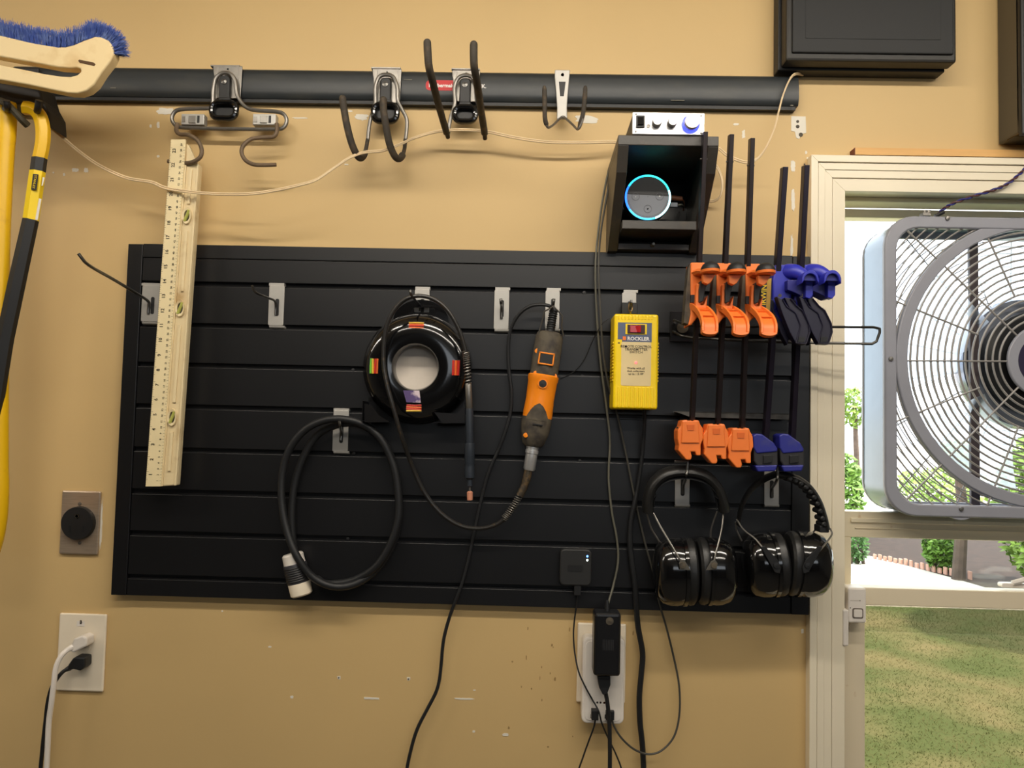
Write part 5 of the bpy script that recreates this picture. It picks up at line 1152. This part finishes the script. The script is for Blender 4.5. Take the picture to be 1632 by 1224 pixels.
ringmesh(rrw(hw-.002, hh-.002, .055), rrw(hw-.018, hh-.018, .040), fyb-.008, fyb).build('rear_frame', m_fan, t, bevel=.002)
fc = Vector((fcx, 0, fcz))
def ring(r0, r1, y0, y1, seg=72):
    return G().lathe([(r0, 0), (r1, 0), (r1, y1-y0), (r0, y1-y0)], (fc.x, y1, fc.z), OUT, seg, closed=True)
R1 = .2590
# shroud ring, clipped at the frame by being the same radius as its half height
ring(R1-.017, R1+.004, fyf+.001, fyf+.013).build('shroud_ring', m_fan, t, bevel=.002)
def inside(x, z, m_=.012): return abs(x) < hw-m_ and abs(z+fcz-zc_) < hh-m_
for i in range(23):
    r = .0775+i*.0122
    if r > R1-.018: break
    G().tube([fc+Vector((r*math.cos(a), fyf+.005, r*math.sin(a))) for a in [2*PI*q/72 for q in range(72)]], .0019, 6, True).build('grille_ring', m_grille, t)
# corner arcs outside the shroud, one grille piece per corner
for quad in range(4):
    g = G()
    for i in range(0, 13):
        r = R1+.006+i*.0122; seg_ = []
        for q in range(quad*90, quad*90+91, 2):
            a = math.radians(q); x, z = r*math.cos(a), r*math.sin(a)
            if inside(x, z): seg_.append(fc+Vector((x, fyf+.006, z)))
            else:
                if len(seg_) > 2: g.tube(seg_, .0015, 6)
                seg_ = []
        if len(seg_) > 2: g.tube(seg_, .0015, 6)
    if g.v: o = g.build('corner_grille', m_grille, t); o['kind'] = 'stuff'
for q in range(16):
    a = math.radians(q*22.5+1); r0 = .064 if q % 2 == 0 else .125
    u = Vector((math.cos(a), 0, math.sin(a))); pts = [fc+u*r0+Vector((0, fyf+.003, 0))]; r = r0
    while r < .40 and (inside(u.x*r, u.z*r) or r < R1): r += .01
    pts.append(fc+u*min(r, .36)+Vector((0, fyf+.004, 0)))
    G().tube(pts, .0017, 6).build('grille_spoke', m_grille, t)
g = G()
for i in range(20):
    r = .10+i*.013
    seg_ = []
    for q in range(0, 363, 3):
        a = math.radians(q); x, z = r*math.cos(a), r*math.sin(a)
        if inside(x, z): seg_.append(fc+Vector((x, fyb-.003, z)))
        else:
            if len(seg_) > 2: g.tube(seg_, .0010, 5)
            seg_ = []
    if len(seg_) > 2: g.tube(seg_, .0010, 5)
for q in range(18):
    a = math.radians(q*20+9); u = Vector((math.cos(a), 0, math.sin(a))); r = .09
    while inside(u.x*r, u.z*r): r += .01
    g.tube([fc+u*.09+Vector((0, fyb-.004, 0)), fc+u*r+Vector((0, fyb-.004, 0))], .0012, 5)
o = g.build('rear_grille', m_grille, t); o['kind'] = 'stuff'
# hub, motor, blades, straps
ring(.0, .066, fyf-.001, fyf+.006, 48).build('centre_cap', m_fan, t, bevel=.002)
G().lathe([(0, 0), (.048, 0), (.048, .0012), (0, .0014)], (fc.x, fyf-.001, fc.z), OUT, 32).build('cap_badge', M('dark_purple_badge', (44, 38, 62), .35), t)
G().lathe([(.0, .0), (.092, .0), (.092, .016), (.084, .022), (0, .022)], (fc.x, .030, fc.z), OUT, 40).build('motor_face', m_blk, t)
G().lathe([(.0, .0), (.120, .0), (.123, .012), (.119, .030), (.095, .034), (0, .034)], (fc.x, .066, fc.z), OUT, 48).build('blade_hub', M('pale_metal_hub', (150, 156, 170), .2, .7), t)
for q in range(5):
    a0 = math.radians(q*72+20); vv = []; ff = []
    for i in range(9):
        r = .112+i*.0155
        for j in range(7):
            a = a0+math.radians(-24-2*i/3+j*(48+i*1.5)/6); vv.append(fc+Vector((r*math.cos(a), .030+.006*(j-3)*1.15, r*math.sin(a))))
    for i in range(8):
        for j in range(6): ff.append((i*7+j, i*7+j+1, (i+1)*7+j+1, (i+1)*7+j))
    G().add(vv, ff).build('fan_blade', m_blade, t, sharp=80)
for xx in (1552, 1768):
    x = wx(xx, 600, -.02)
    G().box((x-.008, .016, fz0+.008), (x+.008, .024, fz1-.008)).build('motor_strap', m_fand, t, smooth=False, bevel=.001)
for px_, py_ in ((1420, 572), (1510, 348), (1532, 811)):
    c = P(px_, py_, .013)
    G().lathe([(.0042, 0), (.0036, .002), (0, .0025)], c, OUT, 14).build('screw', m_steel, t)
c = P(1532, 813, .010)
G().ext([c+Vector((.026*math.cos(a), 0, -.018*abs(math.sin(a)))) for a in [PI*i/12 for i in range(13)]], (0, .010, 0)).build('screw_lug', m_fan, t, bevel=.001)
G().tube(spline([Vector((fcx+x, .045, fz1-.004+z)) for x, z in ((-.10, 0), (-.08, .010), (-.04, .015), (.04, .015), (.08, .010), (.10, 0))], 5), .005, 8).build('carry_handle', m_blk, t)
for sx in (-1, 1):
    G().box((fcx+sx*.20-.02, .062, fz0-.0008), (fcx+sx*.20+.02, .094, fz0+.006)).build('foot', m_blk, t, smooth=False)
t = thing('fan_tether', 'twisted blue and brown cord tied from the top of the fan to the upper right', 'cord', P(1492, 341, -.01))
base = spline(PP([(1494, 343, .000), (1504, 333, .004), (1520, 324, .010), (1550, 313, .016), (1580, 304, .020), (1604, 294, .022), (1622, 280, .024), (1640, 262, .026), (1680, 215, .03)]), 8)
fr = frames(base)
for ph_, mt, nm in ((0, M('blue_strand', (44, 44, 120), .5), 'blue_strand'), (PI, M('brown_strand', (84, 48, 44), .5), 'brown_strand')):
    G().tube([p+f_[1]*(.0017*math.cos(i*.9+ph_))+f_[2]*(.0017*math.sin(i*.9+ph_)) for i, (p, f_) in enumerate(zip(base, fr))], .0016, 8).build(nm, mt, t)
G().tube(PP([(1490, 345, .004), (1500, 340, .006), (1504, 338, .006)]), .0035, 8).build('knot', m_blk, t)
t = thing('wire_clamp', 'small shiny metal cable clamp on the top edge of the fan', 'clamp', P(1478, 346, -.005))
for dx in (-4, 2): G().cyl(P(1478+dx, 346, -.004), P(1478+dx, 335, -.004), .003, 10).build('bolt', m_steel, t)
G().wb(1471, 338, 1484, 344, -.012, .002).build('saddle', m_steel, t, smooth=False, bevel=.001)

# ------------------------------------------------------------------ outdoors
def plane(name, pts, mat, z):
    o = G().add([(x, y, z) for x, y in pts], [tuple(range(len(pts)))]).build(name, mat, smooth=False); o['kind'] = 'structure'; return o
m_lawn = M('sunlit_lawn', (104, 120, 70), 0.9, rgb2=(158, 148, 108), thr=(0.40, 0.68), ns=1.6, bump=0.6, bs=30)
m_drive = M('pale_concrete', (208, 200, 188), 0.8, var=0.06, ns=2)
m_mulch = M('brown_mulch', (60, 42, 34), 0.9, var=0.3, ns=9, bump=.5, bs=20)
plane('ground_lawn', [(-3, .2), (14, .2), (14, 5.5), (-3, 5.5)], m_lawn, -0.02)
plane('ground_driveway', [(-60, 5.5), (4.75, 5.5), (4.55, 7.0), (4.3, 8.2), (3.6, 10), (60, 16), (60, 90), (-60, 90)], m_drive, -0.025)
plane('ground_mulch', [(4.75, 5.5), (40, 5.5), (60, 16), (3.6, 10), (4.3, 8.2), (4.55, 7.0)], m_mulch, -0.04)
g = G()
for i in range(16000):
    y = random.uniform(1.7, 5.5); x = (y+1.4)*random.uniform(.42, .68); h = random.uniform(.006, .015); a = random.uniform(0, PI)
    d = Vector((math.cos(a), math.sin(a), 0))*.002; b_ = Vector((x, y, -.02)); tp = b_+Vector((random.gauss(0, .010), random.gauss(0, .010), h))
    g.add([b_-d, b_+d, tp], [(0, 1, 2)])
o = g.build('grass_blades', m_lawn, smooth=False, recalc=False); setp(o, 'short green and straw grass blades on the lawn outside the window', 'grass', kind='stuff')

m_leaf = [M('leaf_green_%d' % i, c_, .55, var=.3, ns=8) for i, c_ in enumerate(((104, 140, 50), (132, 160, 66), (74, 112, 52)))]
m_bark = M('grey_brown_bark', (84, 70, 60), .9, var=.3, ns=12, bump=.5, bs=30)
def foliage(g, c, rx, ry, rz, n, s):
    for i in range(n):
        while True:
            v = Vector([random.uniform(-1, 1) for _ in range(3)])
            if .45 < v.length < 1: break
        p = c+Vector((v.x*rx, v.y*ry, v.z*rz)); u = Vector([random.gauss(0, 1) for _ in range(3)]).normalized(); w2_ = u.orthogonal().normalized()
        q = s*random.uniform(.6, 1.3); g.add([p-u*q, p+w2_*q*.5, p+u*q, p-w2_*q*.5], [(0, 1, 2, 3)])
def bush(name, label, x, y, rx, rz, n, mi, s=.06, trunk=False, cz=None, tr=.07, group='shrubs beyond the driveway'):
    t = thing(name, label, 'bush' if not trunk else 'tree', (x, y, -.05), group)
    g = G(); z = cz if cz else rz*.9
    foliage(g, Vector((x, y, z)), rx, rx*.8, rz, n, s); f_ = g.build('foliage', m_leaf[mi], t, smooth=False, recalc=False); f_['kind'] = 'stuff'
    if trunk: G().tube([Vector((x, y, -.05)), Vector((x+.05, y, .7)), Vector((x, y, z))], [tr, tr*.8, tr*.6], 10).build('trunk', m_bark, t)
    else:
        for q in range(3): G().tube([Vector((x+(q-1)*.08, y, -.05)), Vector((x+(q-1)*.3*rx, y, z*.8))], .02, 6).build('stem', m_bark, t)
def at(px, py, y): return wx(px, py, -y)
bush('shrub', 'tall sunlit yellow-green shrub behind the lower right part of the fan', 5.48, 6.6, .66, .88, 5600, 1, .055)
bush('shrub', 'small shrub left of the dark trunk seen through the lower glass', at(1500, 872, 7.4), 7.4, .20, .26, 1200, 0, .035)
bush('tree', 'small tree with a dark trunk standing in the mulch bed', at(1527, 870, 6.9), 6.9, .20, .20, 900, 1, .04, True, 1.25)
bush('shrub', 'pale green shrub low beside the window casing', at(1352, 770, 10), 10, .22, .62, 900, 0, .06)
bush('tree', 'loose green tree just visible left of the fan', at(1362, 655, 14), 14, .35, .4, 400, 1, .07, True, 2.0)
bush('shrub', 'hedge shrub far behind the lower middle of the fan', at(1500, 760, 15), 15.0, 1.0, .42, 900, 1, .08)
bush('shrub', 'low dark shrub at the left of the lower glass', at(1366, 868, 7.7), 7.7, .13, .2, 500, 2, .03)
bush('tree', 'garden tree outside the picture that shades the lawn', 6.3, 3.9, 1.0, .6, 5000, 2, .09, True, 2.7)
t = thing('stone_edging', 'row of low pinkish stones edging the driveway outside', 'edging', (4.3, 8.0, -.03))
m_stone = M('pink_stone', (206, 160, 140), .8, var=.15, ns=12)
for i in range(18):
    q = i/17; x = at(1395, 866, 8.1)+(4.75-at(1395, 866, 8.1))*q; y = 8.1-1.1*q
    G().box((x-.016, y-.03, -.045), (x+.004+random.uniform(0, .006), y+.03, .02+random.uniform(0, .03))).build('stone', m_stone, t, smooth=False, bevel=.006)
print('objects', len(bpy.data.objects))
